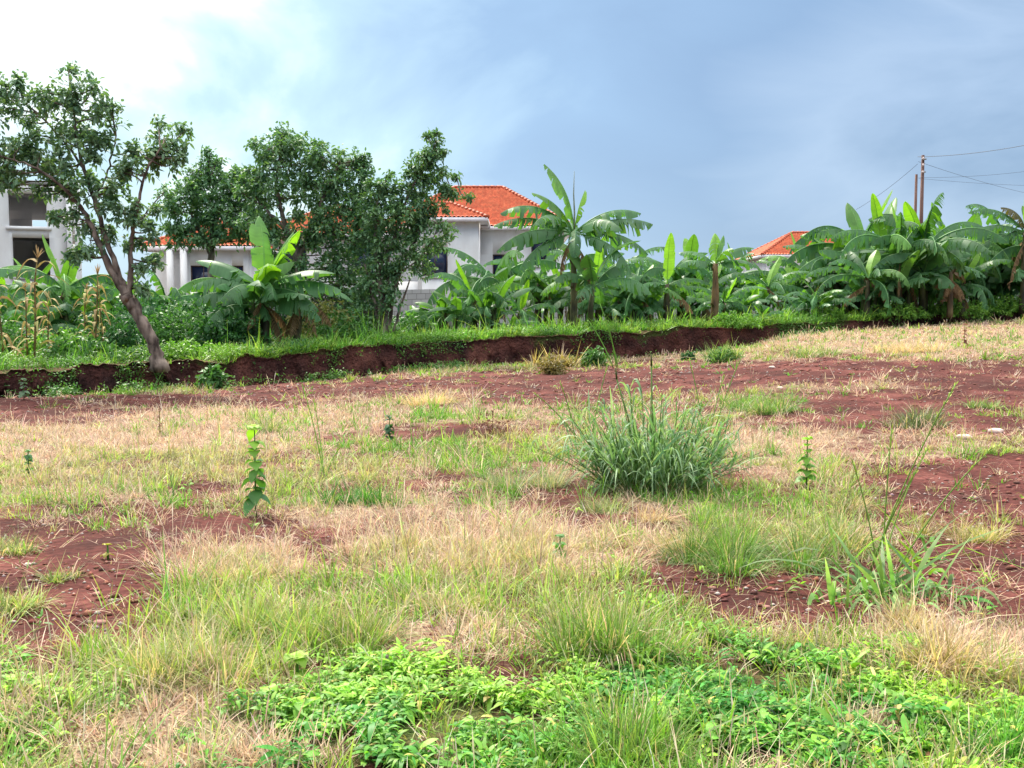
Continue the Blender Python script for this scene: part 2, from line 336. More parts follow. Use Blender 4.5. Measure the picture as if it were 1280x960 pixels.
# bank: an eroded, cut earth face; upper ground carries on from its lip
UCOL = np.linspace(-760, 2250, 2300)
def lip(p):
    s = p / 44.0
    return .30 * (fbm(s, s * 0 + 2, 50, 5) - .5) * 2 * .9 + .22
def build_bank():
    p = UCOL; u = (p - 640) / F; Y0 = yb(p); z0 = zbot(p); z1 = ztop(p)
    z1 = z1 + .30 * (fbm(p / 34, p * 0, 61) - .5) + .07 * (fbm(p / 6, p * 0, 62) - .5)
    Yt = Y0 + lip(p)
    rows = 16; V = []; C = []
    arc = p / 26.0
    for k in range(rows):
        t = k / (rows - 1)
        yy = Y0 - .12 + (Yt - Y0 + .12) * t ** .55
        bump = (.45 * (fbm(arc * .8, arc * 0 + t * 1.6, 71, 5) - .5) + (.22 * (vnoise(arc * 3.1, t * 3 + arc * 0, 72) - .5) + .12 * (vnoise(arc * 9, t * 7 + arc * 0, 73) - .5))) * math.sin(PI * min(1, .15 + t)) 
        yy = yy + bump + (-.07 if k == rows - 1 else 0)
        zz = z0 - .3 + (z1 - z0 + .3) * t + (.10 * (vnoise(arc * 2.3, t * 5 + arc * 0, 74) - .5) if 0 < k < rows - 1 else 0)
        V.append(np.stack([u * yy, yy, zz], -1)); 
        gr = np.clip((fbm(arc * .5, arc * 0 + t * 2, 80) - .5) * 2.2 + (.25 if t > .85 else 0), 0, .7)
        C.append(np.stack([np.clip((fbm(arc, arc * 0 + t * 3, 81) - .55) * 1.5, 0, .3), gr, gr * 0], -1))
    n = len(p); V = np.array(V).reshape(-1, 3); C = np.array(C).reshape(-1, 3)
    i = (np.arange(rows - 1)[:, None] * n + np.arange(n - 1)[None, :])
    Q = np.stack([i, i + 1, i + n + 1, i + n], -1).reshape(-1, 4)
    o = mesh_np('earth_bank', V, Q, C, M_bank); tag(o, kind='structure')
    # upper ground
    ts = np.concatenate([[0, .06, .15, .3, .5, .8], np.geomspace(1.2, 900, 46)])
    edge = V.reshape(rows, n, 3)[-1]
    V2 = []; C2 = []
    for k, t in enumerate(ts):
        yy = edge[:, 1] + t; xx = u * yy
        zz = upper_z(xx, yy); a = min(1, t / .5); zz = edge[:, 2] * (1 - a) + zz * a + (.015 if k == 1 else 0)
        V2.append(np.stack([xx, yy, zz], -1)); C2.append(np.tile([.3, .55, 0], (n, 1)))
    V2 = np.array(V2).reshape(-1, 3); r = len(ts)
    i = (np.arange(r - 1)[:, None] * n + np.arange(n - 1)[None, :])
    Q = np.stack([i, i + 1, i + n + 1, i + n], -1).reshape(-1, 4)
    o = mesh_np('upper_ground', V2, Q, np.array(C2).reshape(-1, 3), M_ground); tag(o, kind='structure')
    return edge
EDGE = build_bank()

# ------------------------------------------------------------------ ground cover
def jit(col, n, s=.18, rg=RG):
    c = np.tile(np.asarray(col, float), (n, 1)) * (1 + rg.normal(0, s, (n, 1))) * (1 + rg.normal(0, s * .35, (n, 3)))
    return np.clip(c, .005, .9)
def sample_field(n, y0=3.0, y1=45, power=1.35, rg=RG):
    # depth pdf ~ Y^-power * Y (area)
    t = rg.random(n); a = 2 - power - .0
    Y = (y0 ** a + t * (y1 ** a - y0 ** a)) ** (1 / a)
    p = rg.uniform(-190, 1470, n); X = (p - 640) / F * Y * 1.0
    keep = Y < yb(p) + .05
    X = X[keep]; Y = Y[keep]
    return X, Y, field_z(X, Y)
def tufts(acc, X, Y, Z, nb, h, hs, spread, tilt, wid, col, tip=None, droop=.35, lodk=1.0, jitc=.3, rg=RG, prof=(1, .9, .65, .12)):
    n = len(X); idx = np.repeat(np.arange(n), nb)
    h = h * (.45 + 1.0 * fbm(X * 2.1, Y * 2.1, 301, 3) ** 1.2)
    N = len(idx)
    if N == 0: return
    az = rg.uniform(0, 2 * PI, N); r = spread * np.sqrt(rg.random(N))
    x = X[idx] + np.cos(az) * r; y = Y[idx] + np.sin(az) * r; z = Z[idx] - .01
    th = h * np.exp(rg.normal(0, hs, n)); L = th[idx] * rg.uniform(.55, 1.15, N)
    D, S = rdir(N, *tilt, rg=rg, az=az + rg.normal(0, .7, N))
    lod = np.maximum(1, y / 8 * lodk)
    w = wid * rg.uniform(.7, 1.3, N) * lod
    tc = (1 + rg.normal(0, jitc * .7, (n, 1)))[idx]
    C = np.clip(jit(col, N, jitc, rg) * tc, .01, .85)
    T = None
    if tip is not None: T = np.clip(jit(tip, N, jitc, rg), .01, .85)
    ribbon(acc, np.stack([x, y, z], -1), D, S, L, w, prof, droop * rg.uniform(.3, 1.5, N), C, T)

G1 = (.10, .25, .035); G2 = (.22, .38, .06); G3 = (.05, .16, .03); ST = (.60, .43, .31); ST2 = (.70, .53, .38); OL = (.24, .28, .09)
def build_cover():
    # dry straw, standing and matted
    acc = Acc(); X, Y, Z = sample_field(80000, power=1.75)
    px, py, s, g, b, d = covers(X, Y, Z)
    pr = np.clip(.46 + .6 * d - .2 * g - 1.05 * s - .45 * b + .9 * (fbm(X * .9, Y * .9, 33) - .5) - .05 + 2.4 * (fbm(X * 4.5, Y * 4.5, 43, 2) - .5), .025, 1)
    k = RG.random(len(X)) < pr; X, Y, Z, d = X[k], Y[k], Z[k], d[k]
    a = RG.random(len(X)) < .5
    tufts(acc, X[a], Y[a], Z[a], 7, .12, .5, .05, (.2, 1.3), .0027, ST, ST2, .3)
    tufts(acc, X[~a], Y[~a], Z[~a], 7, .16, .35, .06, (.6, 1.5), .0024, (.60, .40, .26), ST2, .15)
    # taller wispy stems with seed heads, mostly where it is dry
    k = RG.random(len(X)) < .13 * (.4 + d)
    tufts(acc, X[k], Y[k], Z[k], 5, .24, .3, .05, (.05, .6), .0016, (.52, .42, .28), ST2, .25, prof=(1, .8, .7, 1.6, .2))
    k = RG.random(len(X)) < .25
    tufts(acc, X[k], Y[k], Z[k], 6, .10, .4, .07, (.7, 1.5), .0024, (.22, .13, .08), (.35, .24, .15), .2)
    acc.build('dry_grass', M_dry).name = 'dry_grass'
    # flat litter on bare soil
    acc = Acc(); X, Y, Z = sample_field(26000, 3, 40)
    px, py, s, g, b, d = covers(X, Y, Z); k = RG.random(len(X)) < (.25 + .55 * s) * (fbm(X * 1.6, Y * 1.6, 91) > .42)
    X, Y, Z = X[k], Y[k], Z[k]; n = len(X)
    D, S = rdir(n, 1.35, 1.6); lod = np.maximum(1, Y / 8)
    ribbon(acc, np.stack([X, Y, Z + .012], -1), D, unit(S * np.array([1, 1, .1])), RG.uniform(.03, .16, n), .0016 * lod, (.8, 1, .5), .03, jit((.5, .36, .28), n))
    acc.build('straw_litter', M_dry)
    # green grass
    acc = Acc(); X, Y, Z = sample_field(80000, power=1.75)
    px, py, s, g, b, d = covers(X, Y, Z)
    pr = np.clip(.27 + .75 * g - .2 * d - 1.0 * s - .05 * b + 1.5 * (fbm(X * 1.3 + 9, Y * 1.3, 34) - .5) + 2.0 * (fbm(X * 4 + 3, Y * 4, 44, 2) - .5), .01, 1)
    k = RG.random(len(X)) < pr; X, Y, Z, py = X[k], Y[k], Z[k], py[k]
    q = fbm(X * .6, Y * .6, 35) + RG.normal(0, .08, len(X))
    a1 = q < .45; a2 = (q >= .45) & (q < .57); a3 = q >= .57
    tufts(acc, X[a1], Y[a1], Z[a1], 9, .13, .5, .05, (.1, 1.0), .0034, G1, G2, .4)
    tufts(acc, X[a2], Y[a2], Z[a2], 8, .15, .5, .06, (.1, 1.1), .0034, G2, (.42, .42, .15), .4)
    tufts(acc, X[a3], Y[a3], Z[a3], 8, .14, .5, .05, (.1, 1.0), .0030, OL, ST2, .35)
    acc.build('grass', M_grass)
    # broad leaved creeper in the foreground
    acc = Acc(); X, Y, Z = sample_field(52000, 3.0, 9, 1.6)
    px, py, s, g, b, d = covers(X, Y, Z)
    nz = .45 * fbm(X * 1.7, Y * 1.7, 36) + .55 * fbm(X * 6.5, Y * 6.5, 39, 3)
    pr = np.clip(np.minimum(1, b * 1.25) * sstep((nz - .42 - .06 * d) / .12) - .5 * s * (py < 800), .003, 1)
    _unused = (0 * (2.2 * (fbm(X * 1.9, Y * 1.9, 36) - .5) + 1.8 * (fbm(X * 6, Y * 6, 39, 2) - .5)))
    k = RG.random(len(X)) < pr * .8; X, Y, Z = X[k], Y[k], Z[k]; n = len(X)
    m = 7; idx = np.repeat(np.arange(n), m); N = n * m
    hgt = .015 + .12 * fbm(X * 5, Y * 5, 37) ** 1.3 * RG.uniform(.6, 1.3, len(X))
    az = RG.uniform(0, 2 * PI, N); D, S = rdir(N, .7, 1.5, az=az)
    S = unit(np.stack([-np.sin(az), np.cos(az), RG.normal(0, .25, N)], -1))
    P = np.stack([X[idx] + np.cos(az) * .01, Y[idx] + np.sin(az) * .01, Z[idx] + hgt[idx] * RG.uniform(.35, 1.1, N)], -1)
    tone = (fbm(X * 1.7, Y * 1.7, 38) + RG.normal(0, .12, n))[idx]; tone = np.clip((tone - .5) * 2 + .5, 0, 1); base = np.array([.06, .25, .035])[None] * (1 - tone[:, None]) + np.array([.32, .52, .05])[None] * tone[:, None]
    C = np.clip(base * (1 + RG.normal(0, .25, (N, 1))), .01, .8); old = RG.random(N) < .05; C[old] = jit((.5, .42, .12), old.sum())
    big = np.repeat(np.where(RG.random(n) < .06, 1.8, RG.uniform(.7, 1.15, n)), m)
    ribbon(acc, P, D, S, RG.uniform(.025, .068, N) * big, RG.uniform(.0042, .0088, N) * big, (.25, .95, 1, .72, .06), RG.uniform(.2, .9, N), C)
    # stems
    tufts(acc, X, Y, Z, 2, .12, .2, .02, (.1, .7), .0016, (.10, .2, .05), None, .1)
    acc.build('broad_leaved_ground_cover', M_broad)
    # pebbles and clods
    for nm, cnt, lo, hi, cc, y1 in (('pebbles', 11000, .005, .022, (1.2, 1.05, 1.0), 38), ('earth_clods', 20000, .006, .030, (.46, .20, .165), 38)):
        acc = Acc(); X, Y, Z = sample_field(cnt, 3, y1); px, py, s, g, b, d = covers(X, Y, Z)
        k = RG.random(len(X)) < (.12 + s) * (fbm(X * 1.2 + 4, Y * 1.2, 92) > .4); X, Y, Z = X[k], Y[k], Z[k]; n = len(X)
        ico = np.array([(0, 0, 1), (.9, 0, .3), (.28, .85, .3), (-.73, .53, .3), (-.73, -.53, .3), (.28, -.85, .3), (0, 0, -.4)])
        fc = np.array([(0, 1, 2, 2), (0, 2, 3, 3), (0, 3, 4, 4), (0, 4, 5, 5), (0, 5, 1, 1), (6, 2, 1, 1), (6, 3, 2, 2), (6, 4, 3, 3), (6, 5, 4, 4), (6, 1, 5, 5)])
        sz = np.exp(RG.uniform(math.log(lo), math.log(hi), n)) * np.maximum(1, Y / 14)
        V = ico[None] * RG.uniform(.7, 1.3, (n, 7, 3)) * sz[:, None, None] * np.array([1, 1, .8]) ; V[:, :, 0] *= RG.uniform(.8, 1.5, (n, 1))
        V += np.stack([X, Y, Z], -1)[:, None, :]
        Q = (fc[None] + (np.arange(n) * 7)[:, None, None]).reshape(-1, 4)
        acc.add(V.reshape(-1, 3), Q, np.repeat(jit(cc, n, .25), 7, 0)); o = acc.build(nm, M_stone, smooth=False)
        tag(o, 'scattered pale pebbles on the bare red soil' if nm == 'pebbles' else 'loose red earth clods on the bare soil', 'pebbles' if nm == 'pebbles' else 'clods', kind='stuff')
    # grass on top of the bank
    acc = Acc(); n = 18000; p = RG.uniform(-300, 1600, n); e = np.interp(p, UCOL, EDGE[:, 1])
    off = RG.exponential(2.6, n) + .06 + .5 * np.clip(fbm(p / 18, p * 0, 96) - .45, 0, 1); off = np.where(off > 9, RG.uniform(0, 4, n), off)
    Yy = e + off; Xx = (p - 640) / F * Yy; Zz = upper_z(Xx, Yy)
    edgez = np.interp(p, UCOL, EDGE[:, 2]); Zz = np.where(off < .5, edgez * (1 - off / .5) + Zz * off / .5, Zz)
    k = RG.random(n) < np.where(p < 280, .14, 1) * (.3 + .8 * (fbm(Xx * 1.2, Yy * .9, 93) > .48)); Xx, Yy, Zz, p = Xx[k], Yy[k], Zz[k], p[k]
    q = fbm(Xx * .4, Yy * .4, 94) + RG.normal(0, .1, len(Xx)); a = q < .52
    tufts(acc, Xx[a], Yy[a], Zz[a], 8, .27, .6, .16, (.05, 1.1), .0045, (.10, .25, .05), (.22, .42, .07), .3, .8)
    tufts(acc, Xx[~a], Yy[~a], Zz[~a], 8, .22, .6, .16, (.05, 1.1), .0045, (.17, .35, .05), (.36, .46, .12), .3, .8)
    o = acc.build('bank_grass', M_grass); tag(o, 'bright green grass along the top of the earth bank', 'grass', kind='stuff')
    # weeds hanging over / growing at foot of the bank
    acc = Acc(); n = 5200; p = RG.uniform(-200, 1500, n); foot = RG.random(n) < .72
    Yy = np.where(foot, yb(p) - RG.exponential(.35, n), np.interp(p, UCOL, EDGE[:, 1]) - .05)
    Xx = (p - 640) / F * Yy; Zz = np.where(foot, field_z(Xx, Yy), np.interp(p, UCOL, EDGE[:, 2]))
    k = RG.random(n) < np.where(fbm(p / 40, p * 0 + 5, 95) > .53, .7, .05); Xx, Yy, Zz, foot = Xx[k], Yy[k], Zz[k], foot[k]
    N = len(Xx); m = 12; idx = np.repeat(np.arange(N), m); D, S = rdir(N * m, .1, 1.5)
    P = np.stack([Xx, Yy, Zz], -1)[idx] + RG.normal(0, .07, (N * m, 3)) * np.array([1, .6, .8])
    P[:, 2] += np.where(foot[idx], RG.uniform(0, .16, N * m), -RG.uniform(0, .35, N * m))
    tone = RG.random((N, 1))[idx]
    ribbon(acc, P, D, S, RG.uniform(.05, .12, N * m), RG.uniform(.010, .022, N * m), (.3, 1, .8, .1), .4, np.array([.06, .17, .05]) * (1 - tone) + np.array([.17, .30, .07]) * tone)
    n = 5200; p = RG.uniform(-250, 1550, n); off = RG.exponential(1.3, n); Yy = np.interp(p, UCOL, EDGE[:, 1]) + off + .1; Xx = (p - 640) / F * Yy
    k = (fbm(Xx * .8, Yy * .8, 97) + .12 * (p < 420)) > .50; Xx, Yy = Xx[k], Yy[k]; Zz = upper_z(Xx, Yy); N = len(Xx); m = 12; idx = np.repeat(np.arange(N), m); D, S = rdir(N * m, .1, 1.5)
    hh = .08 + .4 * fbm(Xx * 1.3, Yy * 1.3, 98) ** 1.5; P = np.stack([Xx, Yy, Zz], -1)[idx] + RG.normal(0, .08, (N * m, 3)) * np.array([1, 1, .3]); P[:, 2] += hh[idx] * RG.random(N * m)
    tone = np.clip(fbm(Xx * .9, Yy * .9, 99)[:, None] * 2 - .5 + RG.normal(0, .15, (N, 1)), 0, 1)[idx]
    ribbon(acc, P, D, S, RG.uniform(.05, .13, N * m), RG.uniform(.010, .025, N * m), (.3, 1, .8, .1), .4, np.array([.05, .15, .05]) * (1 - tone) + np.array([.24, .40, .07]) * tone)
    o = acc.build('bank_weeds', M_broad); tag(o, 'low leafy weeds on the lip, face and foot of the bank', 'weeds', kind='stuff')
build_cover()
for nm, lb, ct in (('dry_grass', 'matted dry straw coloured grass over the field', 'grass'), ('straw_litter', 'loose dead straw lying on the red soil', 'straw'),
                   ('grass', 'short green grass growing through the field', 'grass'), ('broad_leaved_ground_cover', 'fresh green creeping plants with narrow glossy leaves in the foreground', 'ground cover')):
    tag(bpy.data.objects[nm], lb, ct, kind='stuff')

# ------------------------------------------------------------------ trees
def make_tree(name, label, Y, trunk, branches, blobs, dens=1.0, leaf=.12, cols=((.05, .13, .045), (.10, .20, .06)), seed=1, ysp=1.0, barkc=M_bark, cat='tree', group=None, stems=(), lw=.26, twr=.012):
    rg = np.random.default_rng(seed)
    p0 = W(trunk[0][0], trunk[0][1], Y); base = p0.copy()
    root = empty(name, tuple(base), label, cat, group)
    def pts(line):
        P = np.array([W(a[0], a[1], Y + (a[3] if len(a) > 3 else 0)) for a in line]) - base; Rr = np.array([a[2] for a in line])
        t = np.linspace(0, len(P) - 1, (len(P) - 1) * 6 + 1)
        Q = np.stack([np.interp(t, range(len(P)), P[:, i]) for i in range(3)], -1)
        # smooth
        for _ in range(2): Q[1:-1] = (Q[:-2] + 2 * Q[1:-1] + Q[2:]) / 4
        Q[1:-1] += rg.normal(0, .012, Q[1:-1].shape)
        return Q, np.interp(t, range(len(P)), Rr)
    a = Acc(); Q, r = pts(trunk); r = r.copy(); r[:3] *= (1.35, 1.18, 1.07); tube(a, Q, r, 12, seed=seed)
    for s in stems: q, rr = pts(s); tube(a, q, rr, 8, seed=seed + 3)
    a.build('trunk', barkc, root)
    sk = [Q[len(Q) // 2:]]
    b = Acc()
    for br in branches:
        q, rr = pts(br); tube(b, q, rr, 8, seed=seed + 5); sk.append(q)
    SK = np.concatenate(sk)
    lf = Acc()
    px2m = Y / F
    extra = []
    for bl in blobs:
        for _ in range(2):
            an = rg.uniform(0, 2 * PI); extra.append((bl[0] + math.cos(an) * bl[2] * 1.15, bl[1] - abs(math.sin(an)) * bl[3] * 1.2 * rg.choice([1, 1, -1]), bl[2] * .34, bl[3] * .4))
    for bl in list(blobs) + extra:
        cx, cy, rx, ry = bl[:4]; dd = bl[4] if len(bl) > 4 else 0
        c = W(cx, cy, Y + dd + rg.uniform(-.3, .3) * ysp) - base
        ex = rx * px2m; ez = ry * px2m; ey = (ex + ez) / 2 * ysp
        j = np.argmin(np.linalg.norm(SK - c, axis=1) + np.maximum(0, SK[:, 2] - c[2]) * 1.5); s0 = SK[j]
        mid = (s0 + c) / 2 + rg.normal(0, .06, 3) + np.array([0, 0, -.05])
        tt = np.linspace(0, 1, 7)[:, None]; path = s0 * (1 - tt) ** 2 + 2 * mid * tt * (1 - tt) + c * tt ** 2
        tube(b, path, np.linspace(twr * 1.8, twr, 7), 5)
        vol = ex * ez * ey
        n = max(8, int(dens * 330 * (ex * ez) ** .8))
        u = unit(rg.normal(size=(n, 3))) * (rg.random(n) ** .5)[:, None]
        lump = 1 + .25 * np.sin(u[:, :1] * 5 + cx) * np.cos(u[:, 2:] * 6 + cy)
        tipp = c + u * lump * np.array([ex, ey, ez]) * 1.12
        for k in range(0, n, 3):
            e = tipp[k]; pa = path[rg.integers(2, 7)]; m2 = (pa + e) / 2 + rg.normal(0, .04, 3)
            tube(b, np.array([pa, m2, e]), np.array([twr * .6, twr * .45, twr * .25]), 3, cap=False)
        m = 9; idx = np.repeat(np.arange(n), m); N = n * m
        out = unit(u[idx] * .6 + rg.normal(0, .75, (N, 3)) + np.array([0, 0, .12]))
        P = tipp[idx] + rg.normal(0, leaf * .45, (N, 3))
        S = unit(np.cross(out, np.array([0, 0, 1.0]) + rg.normal(0, .5, (N, 3))))
        tone = np.clip(rg.normal(.45, .28, (n, 1)), 0, 1)[idx] * .6 + rg.random((N, 1)) * .4
        C = np.array(cols[0]) * (1 - tone) + np.array(cols[1]) * tone
        ribbon(lf, P, out, S, leaf * rg.uniform(.7, 1.25, N), leaf * lw * rg.uniform(.8, 1.2, N), (.25, 1, .8, .05), rg.uniform(.1, .55, N), C)
    if b.n: b.build('branches', M_twig if barkc is M_twig else barkc, root)
    cr = lf.build('crown', M_tree, root, smooth=True)
    return root

make_tree('leaning_tree', 'tall sparse tree with a gnarled trunk leaning left at the lip of the bank', 21.7,
    [(199, 462, .15), (192, 432, .125), (176, 400, .12), (165, 380, .13), (157, 366, .14)],
    [[(160, 372, .09), (140, 340, .075), (122, 300, .06), (104, 262, .045), (78, 238, .035, .3), (50, 215, .02, .4)],
     [(160, 370, .08), (148, 345, .06), (133, 300, .055), (118, 250, .05), (106, 212, .04), (95, 170, .03), (88, 120, .016)],
     [(162, 370, .065), (163, 330, .05), (165, 290, .042), (172, 255, .035, -.2), (182, 215, .025, -.3), (200, 185, .012, -.4)],
     [(104, 262, .035), (70, 225, .03, -.3), (35, 205, .02, -.5), (0, 195, .015, -.6)],
     [(106, 212, .03), (70, 165, .022, .3), (35, 130, .016, .4), (5, 115, .012, .5)],
     [(118, 250, .025), (135, 215, .02, .3), (145, 170, .014, .4)],
     [(165, 290, .025), (185, 262, .018, .4), (205, 240, .01, .5)]],
    [(88, 108, 26, 20), (112, 118, 18, 14), (68, 128, 22, 16), (22, 118, 30, 16), (40, 135, 26, 14), (5, 105, 16, 12), (95, 148, 26, 20), (135, 150, 24, 14), (60, 175, 30, 16), (25, 185, 28, 18), (50, 195, 26, 14), (5, 200, 26, 16), (90, 180, 22, 20),
     (110, 185, 18, 12), (20, 215, 36, 18), (60, 215, 30, 14), (90, 210, 24, 12), (-10, 150, 26, 20), (140, 180, 14, 8), (205, 172, 26, 16), (198, 195, 28, 16), (175, 190, 20, 14), (158, 200, 18, 14), (215, 205, 12, 10), (180, 212, 22, 12), (150, 222, 18, 10),
     (110, 240, 16, 14), (130, 262, 14, 10), (90, 225, 20, 10), (150, 245, 14, 10), (155, 275, 14, 9), (178, 270, 18, 12), (188, 288, 10, 8), (95, 285, 16, 16), (80, 275, 12, 8), (130, 298, 9, 9), (112, 300, 12, 16), (60, 240, 20, 9), (20, 235, 26, 9), (100, 322, 10, 10), (165, 303, 10, 6), (172, 350, 8, 14), (-30, 215, 30, 20), (-25, 120, 24, 14), (190, 330, 8, 6)],
    dens=.27, leaf=.12, cols=((.10, .20, .13), (.25, .36, .20)), seed=3, ysp=1.0, twr=.011)

make_tree('broad_tree', 'broad dense dark green tree with two high domes rising behind the banana plants', 31,
    [(372, 425, .16), (376, 380, .15), (374, 330, .13), (372, 290, .1)],
    [[(374, 330, .09), (355, 280, .07), (345, 230, .05), (350, 195, .03)], [(374, 320, .09), (395, 270, .07), (410, 230, .045), (425, 205, .03)], [(372, 300, .08), (345, 275, .06), (325, 255, .03)], [(374, 310, .06), (430, 280, .05), (450, 250, .03)]],
    [(352, 180, 30, 16), (375, 185, 26, 16), (335, 200, 22, 14), (358, 205, 34, 18), (398, 196, 24, 14), (425, 205, 24, 14), (445, 205, 12, 16), (350, 232, 26, 18), (385, 225, 34, 22), (420, 228, 34, 20), (440, 245, 28, 22), (400, 255, 34, 20), (430, 270, 36, 22), (395, 282, 28, 18), (445, 300, 28, 22), (415, 310, 30, 20), (440, 335, 26, 18), (320, 225, 14, 14), (405, 338, 26, 16), (460, 280, 18, 20), (330, 248, 20, 10), (318, 235, 16, 14), (325, 275, 20, 16), (345, 290, 20, 16), (335, 315, 18, 16), (365, 300, 22, 16), (375, 350, 20, 16), (350, 340, 22, 18), (345, 375, 20, 18), (420, 385, 24, 14), (450, 395, 20, 12), (385, 392, 20, 12), (425, 360, 24, 16), (455, 355, 16, 20), (395, 365, 20, 12)],
    dens=.50, leaf=.13, cols=((.085, .20, .12), (.24, .36, .17)), seed=5, ysp=1.1, twr=.012)

make_tree('round_tree', 'smaller round crowned tree over the left wing of the orange roofed house', 33,
    [(262, 425, .12), (263, 370, .11), (264, 320, .1), (266, 285, .08)],
    [[(264, 320, .06), (245, 280, .05), (232, 255, .03)], [(265, 310, .06), (285, 270, .05), (290, 235, .03)], [(266, 290, .05), (266, 240, .04), (265, 215, .02)]],
    [(264, 205, 16, 14), (272, 220, 26, 14), (250, 228, 24, 12), (235, 240, 26, 16), (290, 232, 24, 14), (265, 245, 30, 14), (222, 258, 18, 12), (245, 262, 26, 12), (300, 250, 22, 18), (285, 268, 28, 14), (255, 285, 34, 12), (240, 300, 22, 10), (275, 298, 26, 10), (310, 228, 14, 14), (298, 285, 20, 14), (215, 285, 12, 9), (208, 262, 10, 8), (318, 262, 14, 12), (260, 268, 22, 10), (322, 285, 16, 14), (230, 285, 20, 10)],
    dens=.55, leaf=.13, cols=((.085, .20, .12), (.23, .36, .17)), seed=8, ysp=1.0, twr=.012)

make_tree('slender_tree', 'dark slender tree with several thin stems and a bare top twig beside the orange roof', 30,
    [(480, 418, .10), (480, 390, .09), (474, 350, .075), (470, 310, .055), (468, 270, .035)],
    [[(486, 385, .05), (500, 340, .04), (520, 300, .03), (545, 260, .018)], [(474, 340, .045), (495, 290, .04), (512, 240, .03), (530, 205, .022), (545, 182, .01)], [(468, 300, .04), (470, 260, .03), (478, 230, .015)], [(500, 340, .025), (525, 325, .018), (540, 300, .012)], [(520, 290, .02), (550, 248, .014), (575, 240, .008)]],
    [(543, 178, 10, 9), (532, 196, 14, 10), (545, 196, 12, 7), (522, 212, 16, 12), (535, 222, 20, 10), (556, 218, 14, 5), (515, 232, 16, 12), (530, 242, 26, 10), (560, 240, 16, 5), (480, 232, 16, 10), (470, 250, 22, 14), (495, 252, 22, 14), (475, 275, 28, 16), (510, 270, 28, 14), (540, 262, 22, 8), (470, 300, 28, 16), (505, 295, 28, 14), (480, 325, 28, 16), (515, 318, 22, 10), (540, 300, 22, 10), (548, 282, 20, 6), (495, 345, 18, 12), (470, 350, 24, 14), (455, 375, 20, 14), (490, 375, 12, 14), (530, 335, 12, 10), (465, 395, 14, 10), (570, 246, 14, 4)],
    dens=.62, leaf=.12, cols=((.08, .19, .11), (.22, .34, .15)), seed=9, ysp=.9, twr=.01,
    stems=[[(486, 418, .06), (490, 380, .05), (496, 340, .035)], [(474, 418, .06), (466, 370, .05), (456, 330, .035)], [(492, 416, .045), (500, 385, .035), (512, 350, .025)], [(482, 416, .05), (484, 370, .04), (486, 320, .03)]])

# ------------------------------------------------------------------ banana plants
def banana_leaf(rg, L, Wd, elev, az, curl, torn, col, fold=.35, dead=False, petiole=.10):
    a = Acc(); n = 40
    th = elev - curl * (np.linspace(0, 1, n + 1) ** 1.4); h = np.array([math.cos(az), math.sin(az), 0.0]); s = np.array([-math.sin(az), math.cos(az), 0.0])
    sway = rg.normal(0, .12)
    P = np.zeros((n + 1, 3)); 
    for i in range(n): 
        P[i + 1] = P[i] + L / n * (math.cos(th[i]) * h + math.sin(th[i]) * np.array([0, 0, 1.0]) + s * sway * i / n)
    T = np.gradient(P, axis=0); T = unit(T); Nn = unit(np.cross(T, s)); Nn = np.where(Nn[:, 2:] < 0, -Nn, Nn) if elev < 1.35 else Nn
    t = np.linspace(0, 1, n + 1); rib = np.array(col) * 1.5 + np.array([.06, .07, .03])
    if dead: rib = np.array([.25, .17, .09])
    tube(a, P + Nn * -.006, .022 * (1 - t) * (L / 2) + .004, 5, C=np.clip(rib, 0, .6), cap=False)
    def w(tt):
        return Wd * np.minimum(1, np.maximum(0, (tt - petiole) / .16)) ** .6 * np.minimum(1, np.maximum(0, (1.001 - tt) / .28)) ** .55
    g = np.array([0, 0, -1.0])
    for sd in (-1, 1):
        ol = 1; tw = rg.normal(0, .12); fo = fold + rg.normal(0, .1); shift = 0; droop = 0
        ii = np.arange(int(n * petiole), n)
        for i in ii:
            t0, t1 = t[i], t[i + 1]
            if rg.random() < torn * .7:
                shift = rg.normal(0, .12); droop = rg.uniform(0, 1.1); tear = rg.uniform(1.0, 2.3); ol = rg.uniform(.72, 1.05)
            else: tear = 0
            row = []; tear = min(tear, 1.95)
            for tt, q, gap in ((t0, i, tear * .5 * (t1 - t0)), (t1, i + 1, 0)):
                p = P[q]; o = unit(s * sd * math.cos(fo + tw) - Nn[q] * math.sin(fo + tw) * 1.0); ww = w(tt)
                fw = T[q] * ww * (.18 + shift) + T[q] * (L * gap)
                m = p + o * ww * .5 + T[q] * (L * gap * .4) ; e = p + o * ww * .96 * ol + fw + g * ww * (.10 + droop * .8) + g * 0
                m = m + g * ww * (.02 + droop * .15)
                row.append((p, m, e))
            V = [row[0][0], row[1][0], row[0][1], row[1][1], row[0][2], row[1][2]]
            cc = np.array(col) * (1 + rg.normal(0, .05))
            if dead: cc = np.array(col) * rg.uniform(.6, 1.4)
            edge = cc * (1.0 if torn < .05 else 1.1) + (np.array([.05, .03, 0]) if rg.random() < .12 * (torn > .2) else 0)
            C = [cc, cc, cc, cc, edge, edge]
            Q = [(0, 1, 3, 2), (2, 3, 5, 4)] if sd > 0 else [(0, 2, 3, 1), (2, 4, 5, 3)]
            a.add(V, Q, C)
    return a
LG = (.075, .19, .075); LB = (.20, .40, .05); LM = (.11, .25, .06); LD = (.24, .15, .08)
